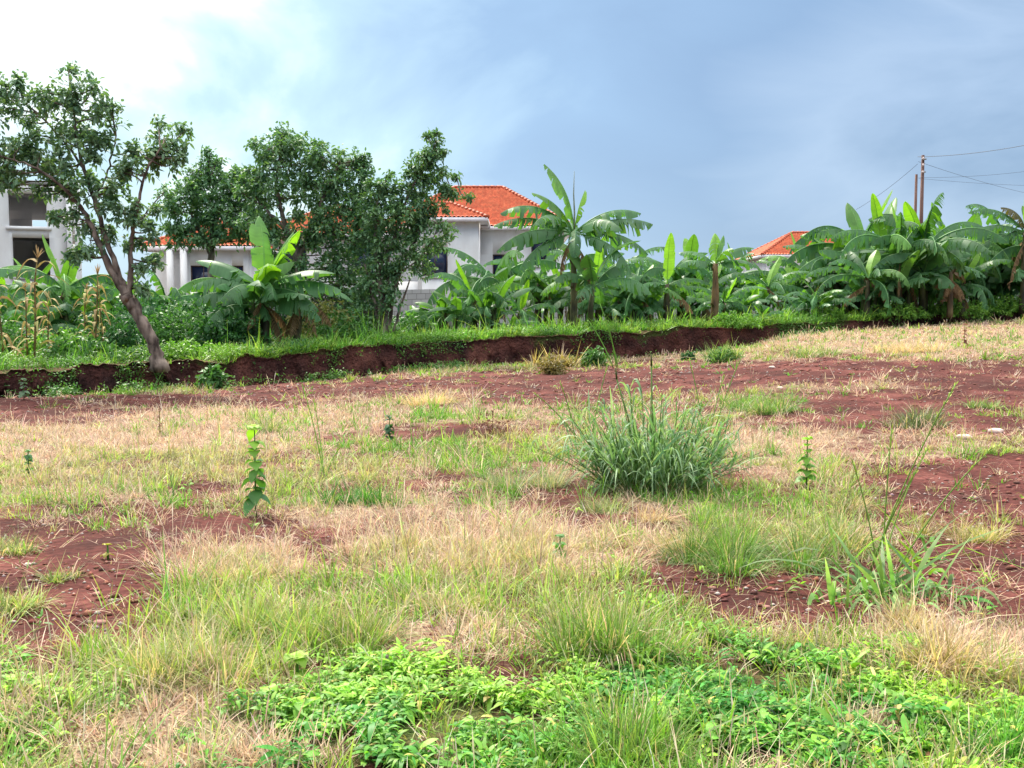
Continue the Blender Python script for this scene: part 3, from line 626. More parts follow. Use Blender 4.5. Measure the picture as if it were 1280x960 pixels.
def banana_plant(seed, H=4.4, stem=.47, nl=9, specs=None, dead=2, bright=1, lean=0, stemcol=(1, 1, 1), sucker=False, r0=.12, suckers=0, wk=1.0):
    rg = np.random.default_rng(seed)
    root = empty('banana_plant', (0, 0, 0))
    a = Acc(); hs = H * stem; k = np.linspace(0, 1, 9)
    P = np.stack([lean * k ** 2, 0 * k, hs * k - .05], -1); tube(a, P, r0 * (1.15 - .5 * k), 10, C=np.outer(1 + 0 * k.repeat(10), stemcol).tolist() + [stemcol] * 2, seed=seed)
    # ragged sheath flaps
    for q in range(10):
        az = rg.uniform(0, 2 * PI); z = rg.uniform(.1, .95) * hs; D = np.array([[math.cos(az) * .35, math.sin(az) * .35, .9]])
        ribbon(a, np.array([[lean * (z / hs) ** 2 + math.cos(az) * r0 * .75, math.sin(az) * r0 * .75, z]]), D, np.array([[-math.sin(az), math.cos(az), 0]]), rg.uniform(.2, .5), .06, (1, .8, .3), .5, np.array([1.3, 1.05, .9]))
    a.build('stem', M_stem, root)
    top = (lean, 0, hs - .1)
    if specs is None:
        specs = []; a0 = rg.uniform(0, 6)
        for i in range(nl):
            az = a0 + i * 2.4 + rg.normal(0, .25); q = i / (nl - 1)
            if i < bright: specs.append((az, rg.uniform(1.2, 1.5), rg.uniform(.1, .7), rg.uniform(.36, .46), .04, LB if i == 0 else LM, .15))
            else: specs.append((az, 1.2 - q * 1.15 + rg.normal(0, .15), rg.uniform(1.1, 2.3), rg.uniform(.45, .64), rg.uniform(.6, 1.0), LM if rg.random() < .3 else LG, rg.uniform(.5, 1.25)))
    for (az, el, cu, ln, torn, col, fo) in specs:
        wd = (.165 if not sucker else .12) * wk * (.78 if wk == 1.0 else .95) * min(1, H / 4.0) * 1.9 * rg.uniform(.85, 1.1)
        banana_leaf(rg, H * ln, wd, el, az, cu, torn, np.array(col) * rg.uniform(.85, 1.15), fo).build('leaf', M_banana, root, loc=top)
    for q in range(suckers):
        az0 = rg.uniform(0, 6.28); off = np.array([math.cos(az0), math.sin(az0), 0]) * rg.uniform(.35, .75); H2 = H * rg.uniform(.5, .8); h2 = H2 * .42
        a = Acc(); tube(a, np.array([[0, 0, -.05], [0, 0, h2 * .5], off * .15 + [0, 0, h2]]) + off, [.10, .08, .05], 8, C=(.9, 1.1, .8), seed=seed + q); sk = a.build('sucker', M_stem, root)
        for i in range(8):
            az = i * 2.4 + rg.normal(0, .3); f = i / 7
            banana_leaf(rg, H2 * rg.uniform(.5, .65), .15 * min(1, H2 / 3) * 1.9, 1.35 - f * 1.2, az, rg.uniform(.8, 1.8), .1 + .6 * f, np.array(LM if i < 2 else LG) * rg.uniform(.8, 1.2), rg.uniform(.2, .8)).build('leaf', M_banana, sk, loc=tuple(off * 1.15 + [0, 0, h2 - .08]))
    for i in range(dead):
        az = rg.uniform(0, 6.28)
        banana_leaf(rg, H * rg.uniform(.3, .42), .16, rg.uniform(-.9, -.2), az, .9, .9, LD, 1.1, dead=True).build('dead_leaf', M_dead, root, loc=(lean, 0, hs - rg.uniform(.15, .5)))
    return root
def copy_tree(o, parent=None):
    c = o.copy(); COL.objects.link(c); c.parent = parent
    for ch in [x for x in o.children]: copy_tree(ch, c)
    return c
protos = [dict(o=banana_plant(100 + i, H, st, nl, dead=dd, bright=br, stemcol=sc, suckers=(0 if H < 3 else 2)), H=H) for i, (H, st, nl, dd, br, sc) in enumerate([
    (4.4, .44, 13, 2, 1, (1, 1, 1)), (4.2, .42, 13, 1, 2, (.9, 1, .8)), (4.6, .47, 13, 3, 1, (1.2, 1, .9)), (3.6, .36, 12, 1, 1, (1, 1.1, .8)), (4.8, .46, 14, 2, 2, (1, .9, .8)), (2.4, .25, 9, 0, 2, (1, 1.2, .7)), (4.0, .42, 12, 2, 0, (1.1, 1, .9)), (3.2, .32, 12, 1, 2, (1, 1, .8))])]
def at_upper(px, Y):
    X = (px - 640) / F * Y; X = X * 1.0
    return np.array([X, Y, float(upper_z(X, Y))])
GB = 'banana plants growing behind the earth bank'
# px, py of the crown's top, depth, prototype, spin, label
BAN = [
 (-60, 300, 27, 0, .3, 'banana plant just past the white unfinished block'), (2, 325, 30, 3, 1.0, 'leftmost banana plant, beneath the openings of the white unfinished block'), (40, 318, 30.5, 1, 2.2, 'banana plant rising behind the dry maize near the white unfinished block'), (78, 300, 28.5, 4, 4.4, 'banana plant with a big pale hanging leaf left of the leaning tree'),
 (108, 335, 32, 0, 5.1, 'banana plant behind the leaning tree on its left side'), (140, 322, 30, 7, 3.0, 'short banana plant touching the left side of the gnarled trunk'), (20, 350, 27, 7, .7, 'low banana plant behind the leftmost maize stalks'),
 (208, 318, 28.5, 6, 2.0, 'banana plant immediately right of the gnarled leaning trunk'), (232, 350, 31, 3, .2, 'low banana plant below the left window of the orange roofed house'),
 (443, 350, 36, 5, 1.2, 'small bright banana sucker left of the slender tree stems'),
 (556, 350, 34, 7, 2.6, 'low spreading banana plant right of the slender tree'), (592, 312, 34.5, 3, 5.5, 'low banana plant with browned lower leaves on the grassy lip'), (618, 288, 38, 6, .6, 'banana plant in front of the right wing window'), (650, 328, 36, 5, 3.3, 'small banana sucker left of the tall spiked banana plant'),
 (672, 298, 39, 0, 2.9, 'banana plant crowding the left side of the tall spiked banana plant'), (640, 385, 33.5, 5, .5, 'tiny banana sucker on the grass left of the tall spiked plant'),
 (748, 318, 37, 2, 1.7, 'banana plant crowding the right side of the tall spiked banana plant'), (775, 312, 40, 6, 4.0, 'dark stemmed banana plant in front of the grey block wall'), (792, 338, 35.5, 0, 3.1, 'thick stemmed banana plant right of the tall spiked plant'), (812, 350, 38, 7, 5.3, 'low banana plant left of the one with a glowing upright leaf'),
 (860, 312, 42, 1, .4, 'banana plant left of the single bare brown stem'), (880, 335, 40, 3, 2.4, 'low banana plant behind the single bare brown stem'), (918, 322, 42, 2, 5.8, 'banana plant right of the single bare brown stem'), (935, 342, 38, 7, 4.7, 'low banana plant left of the far red roof'),
 (958, 318, 40, 4, 2.0, 'banana plant below the left corner of the far red roof'), (952, 372, 36, 5, 1.0, 'small banana sucker with spreading leaves below the far red roof'), (985, 312, 43, 0, 4.1, 'banana plant directly below the middle of the far red roof'), (1003, 288, 44, 4, 3.8, 'banana plant whose upright leaf crosses the far red roof'), (1020, 345, 38, 1, 5.0, 'banana plant below the right corner of the far red roof'),
 (1046, 285, 41, 2, 1.3, 'banana plant with long leaves reaching left over the far red roof'), (1070, 240, 42, 4, .8, 'banana plant at the left shoulder of the tall right grove'), (1082, 300, 38, 0, 3.6, 'banana plant in the shaded front of the right grove'), (1102, 232, 40, 1, 2.7, 'tall banana plant just left of the utility poles'), (1122, 248, 38.5, 2, 5.2, 'banana plant with bright folded leaves below the utility poles'), (1140, 290, 43, 6, 1.9, 'banana plant deep in the right grove behind the poles gap'),
 (1153, 235, 39, 0, .1, 'banana plant with a pale old leaf hanging down its stem below the poles'), (1186, 255, 41, 4, 4.5, 'banana plant right of the utility poles'), (1200, 300, 38.5, 3, 2.2, 'shorter banana plant above the hanging brown dead leaves'), (1214, 262, 43, 2, 3.4, 'banana plant behind the hanging brown dead leaves'), (1238, 290, 42, 1, 5.7, 'banana plant left of the tall plant at the right edge'),
 (522, 372, 36, 7, 1.9, 'low banana plant against the white lower wall of the orange roofed house'), (700, 322, 41, 4, 5.0, 'banana plant directly behind the tall spiked banana plant'), (838, 322, 41.5, 2, .9, 'banana plant behind the one with a glowing upright leaf'), (905, 352, 37, 3, 1.5, 'low banana plant right of the single bare brown stem'), (775, 352, 36, 1, .2, 'low banana plant in front of the dark stemmed one by the block wall'), (60, 345, 29, 3, 1.1, 'low banana plant among the dry maize'), (165, 345, 33, 2, 3.9, 'banana plant behind the gnarled trunk'),
 (1255, 235, 41.5, 6, 1.1, 'banana plant with a ragged brown arching leaf near the right edge'), (1300, 245, 40, 4, .9, 'banana plant cut off by the right edge'), (1340, 260, 41, 0, 2.5, 'banana plant beyond the right edge'), (1395, 250, 42, 1, .5, 'second banana plant beyond the right edge'), (-110, 310, 29, 2, 2.5, 'second banana plant beyond the left edge')]
used = set()
for (px, py, Y, k, spin, lab) in BAN:
    b = at_upper(px, Y); Ht = (W(px, py, Y)[2] - b[2]) * (1.42 if 735 < px < 930 else 1.10 if 930 < px < 1025 else 1.16 if (px < 240 or 550 < px < 1020) else 1.13); pr = protos[k]
    if k in used: o = copy_tree(pr['o'])
    else: o = pr['o']; used.add(k)
    s = Ht / (pr['H'] * .93); sx_ = max(s, .5 * s + .5) * random.uniform(.95, 1.12); o.location = b; o.rotation_euler = (random.uniform(-.05, .05), random.uniform(-.05, .05), spin); o.scale = (sx_, sx_, s)
    tag(o, lab, 'banana plant', GB)
# the three that stand out
def place_hero(o, px, Y, label):
    b = at_upper(px, Y); o.location = b; tag(o, label, 'banana plant', GB)
h1 = banana_plant(300, 4.0, .42, specs=[  # az, elev, curl, len, torn, col, fold
    (2.2, 1.62, .75, .50, .25, LM, .3), (-.4, 1.15, .5, .46, .12, LB, .2), (.3, 1.3, .5, .42, .08, LM, .1), (PI, .75, .9, .50, .3, LG, .35), (PI + .2, .45, 1.0, .46, .6, LG, .5), (0, .6, .95, .48, .5, LG, .4), (.1, .35, .9, .50, .7, LG, .6),
    (PI - .2, .2, .9, .42, .5, LG, .5), (-.5, .1, 1.0, .44, .6, LG, .6), (-PI / 2 + .3, .9, 1.3, .4, .2, LB, .3), (PI + .5, .0, 1.1, .40, .6, LG, .7), (-1.2, .35, 1.2, .44, .5, LG, .5), (-2.0, .3, 1.2, .42, .6, LG, .5), (1.2, .6, 1.2, .45, .5, LM, .4), (.15, -.1, 1.0, .42, .7, LG, .7)], dead=3, wk=1.15, suckers=2)
place_hero(h1, 332, 26.5, 'full banana plant with upright glossy leaves standing on the lip right of the leaning tree')
h1b = banana_plant(301, 2.9, .55, specs=[(.2, .3, 1.2, .5, .6, LG, .6), (1.0, .5, 1.2, .4, .5, LG, .6)], dead=5, lean=.1, stemcol=(1.3, 1.2, 1.1), r0=.13)
place_hero(h1b, 371, 27.0, 'old cut banana stem draped in brown dead leaves beside the full banana plant')
h2 = banana_plant(302, 5.3, .60, specs=[
    (PI + .1, 1.15, 1.0, .36, .4, LM, .4), (PI - .1, 1.5, .85, .46, .3, LM, .2), (PI, .5, 1.0, .50, .6, LG, .7), (PI + .25, .2, 1.1, .52, .6, LG, .7), (PI + .35, -.2, 1.0, .46, .8, LG, .8), (0, .75, 1.15, .44, .5, LG, .7), (-.1, .45, .85, .48, .7, LG, .8), (.15, .15, 1.0, .50, .7, LG, .7),
    (-.35, -.15, 1.1, .46, .7, LG, .7), (-PI / 2, .2, 1.6, .42, .4, LG, .5), (.2, 1.45, .3, .26, .3, LB, .3), (PI / 2, .6, 1.2, .45, .5, LG, .6), (-.9, .5, 1.3, .44, .6, LG, .6), (-2.2, .6, 1.4, .46, .7, LG, .6), (PI + .1, .85, 1.5, .5, .6, LG, .5)], dead=2, r0=.11, stemcol=(1.3, 1.3, 1.2), wk=1.1, suckers=1)
a = Acc(); tube(a, [(0, 0, 0), (.01, 0, .6), (-.02, 0, 1.2), (0, .02, 1.9)], [.035, .03, .022, .008], 6, C=(.3, .34, .28)); a.build('rolled_leaf', M_dead, h2, loc=(0, 0, 3.1))
place_hero(h2, 717, 32.9, 'tall banana plant with a bare upright spike and drooping leaves on the bank lip')
h3 = banana_plant(303, 3.4, .45, specs=[(-PI / 2, 1.56, .15, .52, .03, LB, .05), (PI, .6, 1.2, .46, .5, LG, .5), (0, .5, 1.2, .46, .6, LG, .6), (PI + .5, .3, 1.1, .42, .6, LG, .6), (.5, .2, 1.2, .44, .6, LG, .5), (1.4, .8, 1.2, .4, .4, LM, .5)], dead=1)
place_hero(h3, 833, 35.2, 'banana plant with one glowing upright yellow green leaf')
h4 = banana_plant(304, 3.5, .62, specs=[(PI - .2, .8, 1.2, .4, .6, LG, .6), (PI + .2, .35, 1.0, .42, .6, LG, .5), (0, .9, 1.2, .42, .5, LG, .5), (.2, .4, 1.1, .45, .6, LG, .5), (-1.2, .9, 1.2, .36, .5, LM, .5), (1.6, 1.4, .5, .34, .1, LB, .2), (.4, 1.4, .3, .3, .1, LM, .2)], dead=0, r0=.13, stemcol=(2.0, 1.4, 1.2))
place_hero(h4, 893, 35.4, 'banana plant on a single bare brown stem in front of the block wall')
h5 = banana_plant(305, 5.6, .55, specs=[(-PI / 2, 1.5, .3, .40, .03, LB, .1), (-1.3, 1.3, .9, .34, .03, LB, .1), (PI, 1.4, 1.5, .26, .6, (.13, .11, .06), .8), (PI + .1, .4, 1.1, .42, .6, LG, .6), (PI - .1, .9, 1.4, .44, .7, LG, .6), (PI - .4, .0, 1.1, .40, .6, LG, .6), (0, .7, 1.2, .44, .5, LG, .5), (.3, .2, 1.2, .42, .6, LG, .6), (-.8, .5, 1.2, .4, .5, LG, .5)], dead=2, r0=.14)
place_hero(h5, 1277, 39, 'tallest banana plant with a bright yellow green leaf at the right edge')
dl = banana_plant(306, 2.2, .75, specs=[(.3, .2, 1.6, .4, .6, LD, .8)], dead=9, r0=.1, stemcol=(1.6, 1.2, 1.0))
place_hero(dl, 1186, 37.6, 'withered banana stem covered in hanging rusty brown leaves')

# ------------------------------------------------------------------ maize, bushes and weeds behind / on the bank
def maize(seed):
    rg = np.random.default_rng(seed); root = empty('maize_plant', (0, 0, 0)); a = Acc()
    tube(a, [(0, 0, -.05), (.02, .01, .8), (.0, .03, 1.6), (.04, .02, 2.1)], [.022, .02, .016, .008], 6, C=(2.4, 1.9, 1.2)); a.build('stalk', M_stem, root)
    lf = Acc(); n = 16; z = np.linspace(.3, 2.0, n); az = np.arange(n) * 2.6 + rg.normal(0, .4, n); D, S = rdir(n, .4, .9, rg, az); S = unit(np.stack([-np.sin(az), np.cos(az), rg.normal(0, .3, n)], -1))
    tone = rg.random((n, 1)); C = np.array([.40, .28, .15]) * (1 - tone) + np.array([.42, .40, .14]) * tone
    ribbon(lf, np.stack([.01 + 0 * z, 0 * z, z], -1), D, S, rg.uniform(.5, .8, n), .04, (.6, 1, .9, .7, .4, .05), rg.uniform(.7, 1.5, n), C)
    lf.build('leaves', M_dead, root)
    t = Acc(); D, S = rdir(9, .05, .6, rg); ribbon(t, np.tile([[.04, .02, 2.08]], (9, 1)), D, S, rg.uniform(.2, .35, 9), .012, (1, 1, .3), .2, (.45, .32, .18)); t.build('tassel', M_dead, root)
    return root
mp = [maize(400 + i) for i in range(3)]
for i, (px, Y, s, lab) in enumerate([(4, 22.5, .95, 'dry maize plant at the left edge above the bank'), (42, 22.4, 1.1, 'tallest dry maize plant, below the openings of the white block'), (34, 23.2, .8, 'dry maize plant just behind the tallest one'), (60, 23.6, .7, 'short dry maize plant right of the tallest one'),
                      (118, 24, .95, 'dry maize plant with yellowed top nearest the leaning trunk'), (104, 24.6, .8, 'dry maize plant left of the yellow topped one'), (130, 25, .8, 'dry maize plant behind the yellow topped one'), (-18, 23, 1.0, 'dry maize plant beyond the left edge')]):
    o = mp[i] if i < 3 else copy_tree(mp[i % 3]); o.location = at_upper(px, Y); o.rotation_euler = (random.uniform(-.06, .06), random.uniform(-.08, .08), i * 1.3); o.scale = (s * 1.1, s * 1.1, s); tag(o, lab, 'maize', 'dry maize plants on the bank')

def bush(name, label, px, Y, rxm, hm, cols, leaf=.12, n=260, seed=0, cat='bush', group=None, lwid=.22, upper=True, loc=None, stemc=(.8, 1, .6), mat=None, m=8, up=.3):
    rg = np.random.default_rng(seed); b = at_upper(px, Y) if loc is None else np.asarray(loc)
    root = empty(name, tuple(b), label, cat, group)
    u = unit(rg.normal(size=(n, 3))) * (rg.random(n) ** .4)[:, None]; u[:, 2] = np.abs(u[:, 2])
    lump = .8 + .4 * vnoise(u[:, 0] * 3 + seed, u[:, 1] * 3 + u[:, 2] * 2, seed)
    T = u * lump[:, None] * np.array([rxm, rxm * .8, hm])
    st = Acc()
    for k in range(0, n, max(1, n // 22)):
        e = T[k]; c0 = np.array([e[0] * .15, e[1] * .15, -.03]); tube(st, np.array([c0, (c0 + e) / 2 + [0, 0, .1 * hm], e]), [leaf * .09, leaf * .07, leaf * .03], 4, C=stemc)
    st.build('stems', M_green_stem, root)
    idx = np.repeat(np.arange(n), m); N = n * m; lf = Acc()
    D = unit(rg.normal(0, .8, (N, 3)) + u[idx] * .4 + np.array([0, 0, up])); S = unit(np.cross(D, rg.normal(0, .6, (N, 3)) + np.array([0, 0, 1])))
    tone = np.clip(rg.normal(.4, .25, (n, 1)), 0, 1)[idx] * .7 + .3 * rg.random((N, 1))
    ribbon(lf, T[idx] + rg.normal(0, leaf * .25, (N, 3)) * 1, D, S, leaf * rg.uniform(.7, 1.3, N), leaf * lwid, (.25, 1, .8, .05), rg.uniform(.1, .6, N), np.array(cols[0]) * (1 - tone) + np.array(cols[1]) * tone)
    lf.build('foliage', mat or M_broad, root)
    return root
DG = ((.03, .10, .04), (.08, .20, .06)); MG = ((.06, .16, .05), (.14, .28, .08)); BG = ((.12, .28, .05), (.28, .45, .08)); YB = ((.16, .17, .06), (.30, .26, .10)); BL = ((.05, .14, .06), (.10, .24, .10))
for i, (px, Y, r, h, c, n, lab) in enumerate([
    (-30, 24.5, 1.3, 1.2, MG, 300, 'leafy bush beyond the left edge'), (15, 25, 1.2, .9, MG, 260, 'green bush behind the leftmost maize'), (75, 24.5, 1.0, .75, BG, 240, 'bright low bush between the maize plants'), (100, 23.2, .9, .6, MG, 220, 'low bush on the bank left of the leaning tree'), (135, 26, 1.2, 1.2, DG, 300, 'dark bush behind the yellow topped maize'),
    (158, 24, .55, .95, DG, 170, 'dark rounded bush touching the gnarled trunk on its left'), (185, 27, 1.3, 1.5, BL, 340, 'tall blue green bush behind the gnarled trunk'), (222, 26, 1.2, 1.25, MG, 340, 'leafy cassava like bush right of the gnarled trunk'), (250, 27.5, 1.2, 1.5, BL, 340, 'blue green bush below the left house window'), (280, 25.5, 1.0, 1.1, DG, 360, 'dark dense bush left of the full banana plant'),
    (300, 26.5, .8, 1.2, DG, 260, 'dark bush directly behind the full banana plant'), (228, 23.6, .55, .4, BG, 120, 'small bright bush at the foot of the gnarled trunk'), (270, 24.2, .5, .35, BG, 110, 'small bright weed clump on the lip left of the full banana plant'), (405, 29, 1.1, 1.3, YB, 240, 'thin yellowish bush under the broad dark tree'), (430, 28, .9, .9, MG, 220, 'green bush left of the slender tree stems'),
    (395, 32, 1.6, 2.0, DG, 420, 'tall dark bush below the broad tree'), (455, 33, 1.3, 1.6, DG, 360, 'tall dark bush behind the slender stems'), (512, 34, 1.0, .8, MG, 200, 'bush right of the slender stems'), (345, 31, 1.4, 1.9, DG, 380, 'tall dark bush behind the old cut banana stem'),
    (918, 34.8, .9, .5, BG, 200, 'bright yellow green bush on the lip below the far red roof'), (985, 37.6, 1.0, .45, BG, 180, 'low bright bush at the left of the right grove'), (1035, 37.6, .6, .6, BG, 140, 'bright weed below the left shoulder of the right grove'), (1120, 38, 1.2, .6, BG, 220, 'bright yellow green weeds in front of the right grove'), (1190, 38.6, 1.4, .6, BG, 240, 'bright low bush below the withered banana stem'),
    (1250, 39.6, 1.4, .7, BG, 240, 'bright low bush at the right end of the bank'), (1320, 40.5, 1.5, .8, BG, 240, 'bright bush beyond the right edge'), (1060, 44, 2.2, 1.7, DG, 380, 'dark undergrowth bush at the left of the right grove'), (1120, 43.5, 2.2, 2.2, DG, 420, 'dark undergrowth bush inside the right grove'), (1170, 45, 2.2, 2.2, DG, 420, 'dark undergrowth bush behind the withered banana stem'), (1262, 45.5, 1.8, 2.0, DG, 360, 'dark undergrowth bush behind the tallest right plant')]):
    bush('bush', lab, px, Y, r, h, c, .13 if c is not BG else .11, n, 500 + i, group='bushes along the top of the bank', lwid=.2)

# ------------------------------------------------------------------ buildings
def roof_slope(acc, A, B, Cc, Dd, tile=.24, row=.36):
    """A,B eave ends, Cc above B, Dd above A (ridge ends); real corrugated, stepped tiles"""
    A, B, Cc, Dd = [np.array(v, float) for v in (A, B, Cc, Dd)]
    ex = unit(B - A); L = np.linalg.norm(B - A); nrm = np.cross(ex, (Dd + Cc) / 2 - (A + B) / 2); nrm = unit(nrm); 
    if nrm[2] < 0: nrm = -nrm
    up = np.cross(nrm, ex); up = up if up[2] > 0 else -up
    d0 = np.array([np.dot(Dd - A, ex), np.dot(Dd - A, up)]); c0 = np.array([np.dot(Cc - A, ex), np.dot(Cc - A, up)])
    u = np.arange(0, L + 1e-6, tile / 4); H = max(d0[1], c0[1])
    def vmax(x):
        a = np.where(x < d0[0], x / max(d0[0], 1e-6) * d0[1], 1e9) if d0[0] > 1e-3 else np.full_like(x, 1e9)
        b = np.where(x > c0[0], (L - x) / max(L - c0[0], 1e-6) * c0[1], 1e9) if L - c0[0] > 1e-3 else np.full_like(x, 1e9)
        return np.minimum(np.minimum(a, b), H)
    vm = vmax(u); rows = []; k = 0
    while k * row < H + row: rows += [(k * row, .055), ((k + 1) * row - .01, .0)]; k += 1
    corr = .035 * np.cos(u / tile * 2 * PI)
    V = []; C = []
    rgc = np.random.default_rng(int(L * 100))
    for j, (v, hh) in enumerate(rows):
        vv = np.minimum(v, vm); V.append(A + ex * u[:, None] + up * vv[:, None] + nrm * (corr + hh + .03)[:, None])
        tone = .85 + .3 * _h((u / tile).astype(int), np.full(len(u), j // 2), 5); C.append(np.stack([tone] * 3, -1))
    n = len(u); V = np.array(V).reshape(-1, 3); C = np.array(C).reshape(-1, 3)
    i = (np.arange(len(rows) - 1)[:, None] * n + np.arange(n - 1)[None, :]); Q = np.stack([i, i + 1, i + n + 1, i + n], -1)
    vs = np.minimum(np.array([r[0] for r in rows])[:, None], vm[None, :]); good = (vs[1:, 1:] - vs[:-1, 1:] + vs[1:, :-1] - vs[:-1, :-1]) > 1e-4
    Q = Q[good]; acc.add(V, Q.reshape(-1, 4), C)
def ridge(acc, A, B, r=.11, C=(.62, .6, .6)):
    A = np.array(A, float); B = np.array(B, float); L = np.linalg.norm(B - A); n = max(1, int(L / .38)); d = (B - A) / n
    for k in range(n):
        p = A + d * k; tube(acc, np.array([p, p + d * .5, p + d * 1.04]) + [0, 0, .05], [r * 1.25, r * 1.05, r * .9], 8, C=np.array(C) * (.9 + .2 * ((k * 7) % 5) / 5))
def hip_roof(parent, x0, x1, y0, y1, ze, rise, over=.55, hipk=1.0, name='roof'):
    """hip roof in the parent's local frame"""
    X0, X1, Y0, Y1 = x0 - over, x1 + over, y0 - over, y1 + over; wd = (Y1 - Y0) / 2; ln = X1 - X0
    ins = min(wd * hipk, ln / 2 - .01) if ln >= 2 * wd * hipk else ln / 2 - .01
    if ln >= Y1 - Y0 or True:
        r0 = (X0 + ins, (Y0 + Y1) / 2, ze + rise); r1 = (X1 - ins, (Y0 + Y1) / 2, ze + rise)
    a = Acc(); c = [(X0, Y0, ze), (X1, Y0, ze), (X1, Y1, ze), (X0, Y1, ze)]
    roof_slope(a, c[0], c[1], r1, r0); roof_slope(a, c[2], c[3], r0, r1); roof_slope(a, c[1], c[2], r1, r1); roof_slope(a, c[3], c[0], r0, r0)
    rf = a.build(name, M_tile, parent, smooth=False)
    b = Acc(); ridge(b, r0, r1)
    for q, rr in ((c[0], r0), (c[1], r1), (c[2], r1), (c[3], r0)): ridge(b, q, rr)
    b.build('ridge_tiles', M_tile, rf)
    f = Acc(); t = .22
    box(f, X0, X1, Y0 - .03, Y0 + .06, ze - t, ze + .01, (.95, .9, .95)); box(f, X0, X1, Y1 - .06, Y1 + .03, ze - t, ze + .01); box(f, X0 - .03, X0 + .06, Y0 + .07, Y1 - .07, ze - t, ze + .01); box(f, X1 - .06, X1 + .03, Y0 + .07, Y1 - .07, ze - t, ze + .01)
    box(f, X0 + .07, X1 - .07, Y0 + .07, Y1 - .07, ze - .06, ze - .02, (.95, .95, .97))
    f.build('fascia', M_wall, rf, smooth=False)
    return rf
def wall_open(acc, x0, x1, z0, z1, y, th, holes, C=(1, 1, 1)):
    """front wall slab from y to y+th with rectangular holes (x0,x1,z0,z1)"""
    xs = sorted({x0, x1, *[h[0] for h in holes], *[h[1] for h in holes]}); zs = sorted({z0, z1, *[h[2] for h in holes], *[h[3] for h in holes]})
    for i in range(len(xs) - 1):
        for j in range(len(zs) - 1):
            cx = (xs[i] + xs[i + 1]) / 2; cz = (zs[j] + zs[j + 1]) / 2
            if any(h[0] < cx < h[1] and h[2] < cz < h[3] for h in holes): continue
            a, b, c, d = xs[i], xs[i + 1], zs[j], zs[j + 1]
            V = [(a, y, c), (b, y, c), (b, y, d), (a, y, d), (a, y + th, c), (b, y + th, c), (b, y + th, d), (a, y + th, d)]
            Q = [(0, 1, 2, 3), (5, 4, 7, 6)]
            def solid(ii, jj):
                if ii < 0 or jj < 0 or ii >= len(xs) - 1 or jj >= len(zs) - 1: return False
                cx = (xs[ii] + xs[ii + 1]) / 2; cz = (zs[jj] + zs[jj + 1]) / 2
                return not any(h[0] < cx < h[1] and h[2] < cz < h[3] for h in holes)
            if not solid(i - 1, j): Q.append((4, 0, 3, 7))
            if not solid(i + 1, j): Q.append((1, 5, 6, 2))
            if not solid(i, j - 1): Q.append((4, 5, 1, 0))
            if not solid(i, j + 1): Q.append((3, 2, 6, 7))
            acc.add(V, Q, C)
def window(parent, x0, x1, z0, z1, y, mullions=1, framec=M_metal, glass=True, lintel=True):
    f = Acc(); t = .07
    box(f, x0, x1, y + .08, y + .14, z0, z0 + t); box(f, x0, x1, y + .08, y + .14, z1 - t, z1); box(f, x0, x0 + t, y + .08, y + .14, z0 + t, z1 - t); box(f, x1 - t, x1, y + .08, y + .14, z0 + t, z1 - t)
    for k in range(mullions): xm = x0 + (x1 - x0) * (k + 1) / (mullions + 1); box(f, xm - .025, xm + .025, y + .085, y + .135, z0 + t, z1 - t)
    o = f.build('window', M_winframe, parent, smooth=False)
    if glass: g = Acc(); box(g, x0 + t * .5, x1 - t * .5, y + .105, y + .115, z0 + t * .5, z1 - t * .5); g.build('pane', M_glass, o, smooth=False)
    return o
M_winframe = mat_solid('brown_frame', (.07, .045, .04), (.11, .07, .06), .5, 6)
def px_local(px, Y): return (px - 640) / F * Y

# main house: several wings, all in one thing. local frame = world axes, origin on the ground
HY = 62.0; hb = upper_z(0, HY); hb = float(ztop(500))
house = empty('tiled_house', (0, HY, hb), 'large white two storey house with orange tiled hip roofs behind the trees', 'house')
def hx(px, dy=0): return (px - 640) / F * (HY + dy)
def hz(py, dy=0): return float(W(640, py, HY + dy)[2] - hb)
# wings: x-range px, y-range, eave py, ridge py
def wing(pxa, pxb, dya, dyb, pye, rise, holes, over=.55, hipk=1.0, wins=True, ztopwall=None):
    x0, x1 = hx(pxa, dya), hx(pxb, dya); ze = hz(pye, dya - over); zt = ze - .08
    a = Acc(); H = [(hx(h[0], dya), hx(h[1], dya), hz(h[3], dya), hz(h[2], dya)) for h in holes]
    wall_open(a, x0, x1, -.3, zt, dya, .25, H); box(a, x0, x0 + .25, dya + .25, dyb, -.3, zt); box(a, x1 - .25, x1, dya + .25, dyb, -.3, zt); box(a, x0 + .25, x1 - .25, dyb - .25, dyb, -.3, zt)
    # floor slab inside and dark curtain wall behind openings
    box(a, x0 + .26, x1 - .26, dya + .26, dyb - .26, 2.9, 3.05)
    wl = a.build('wall', M_wall, house, smooth=False)
    for h in H:
        window(house, h[0], h[1], h[2], h[3], dya, 1 if h[1] - h[0] < 2 else 2)
        s = Acc(); box(s, h[0] - .1, h[1] + .1, dya - .09, dya - .003, h[2] - .12, h[2]); s.build('sill', M_wall, wl, smooth=False)
    hip_roof(house, x0, x1, dya, dyb, ze, rise, over, hipk)
    return x0, x1, ze
wing(486, 704, 2, 14, 283, 3.05, [(664, 695, 292, 332), (616, 640, 318, 350)], .6, .66)
wing(523, 598, -3.0, 1.7, 272, 1.05, [(528, 560, 310, 345)], .55, .9)
wing(330, 480, 1, 13, 292, 2.3, [(350, 385, 305, 340), (440, 470, 305, 345)], .6)
wing(196, 312, -4, 6, 308, 1.9, [(240, 272, 332, 366), (292, 306, 332, 366)], .6)
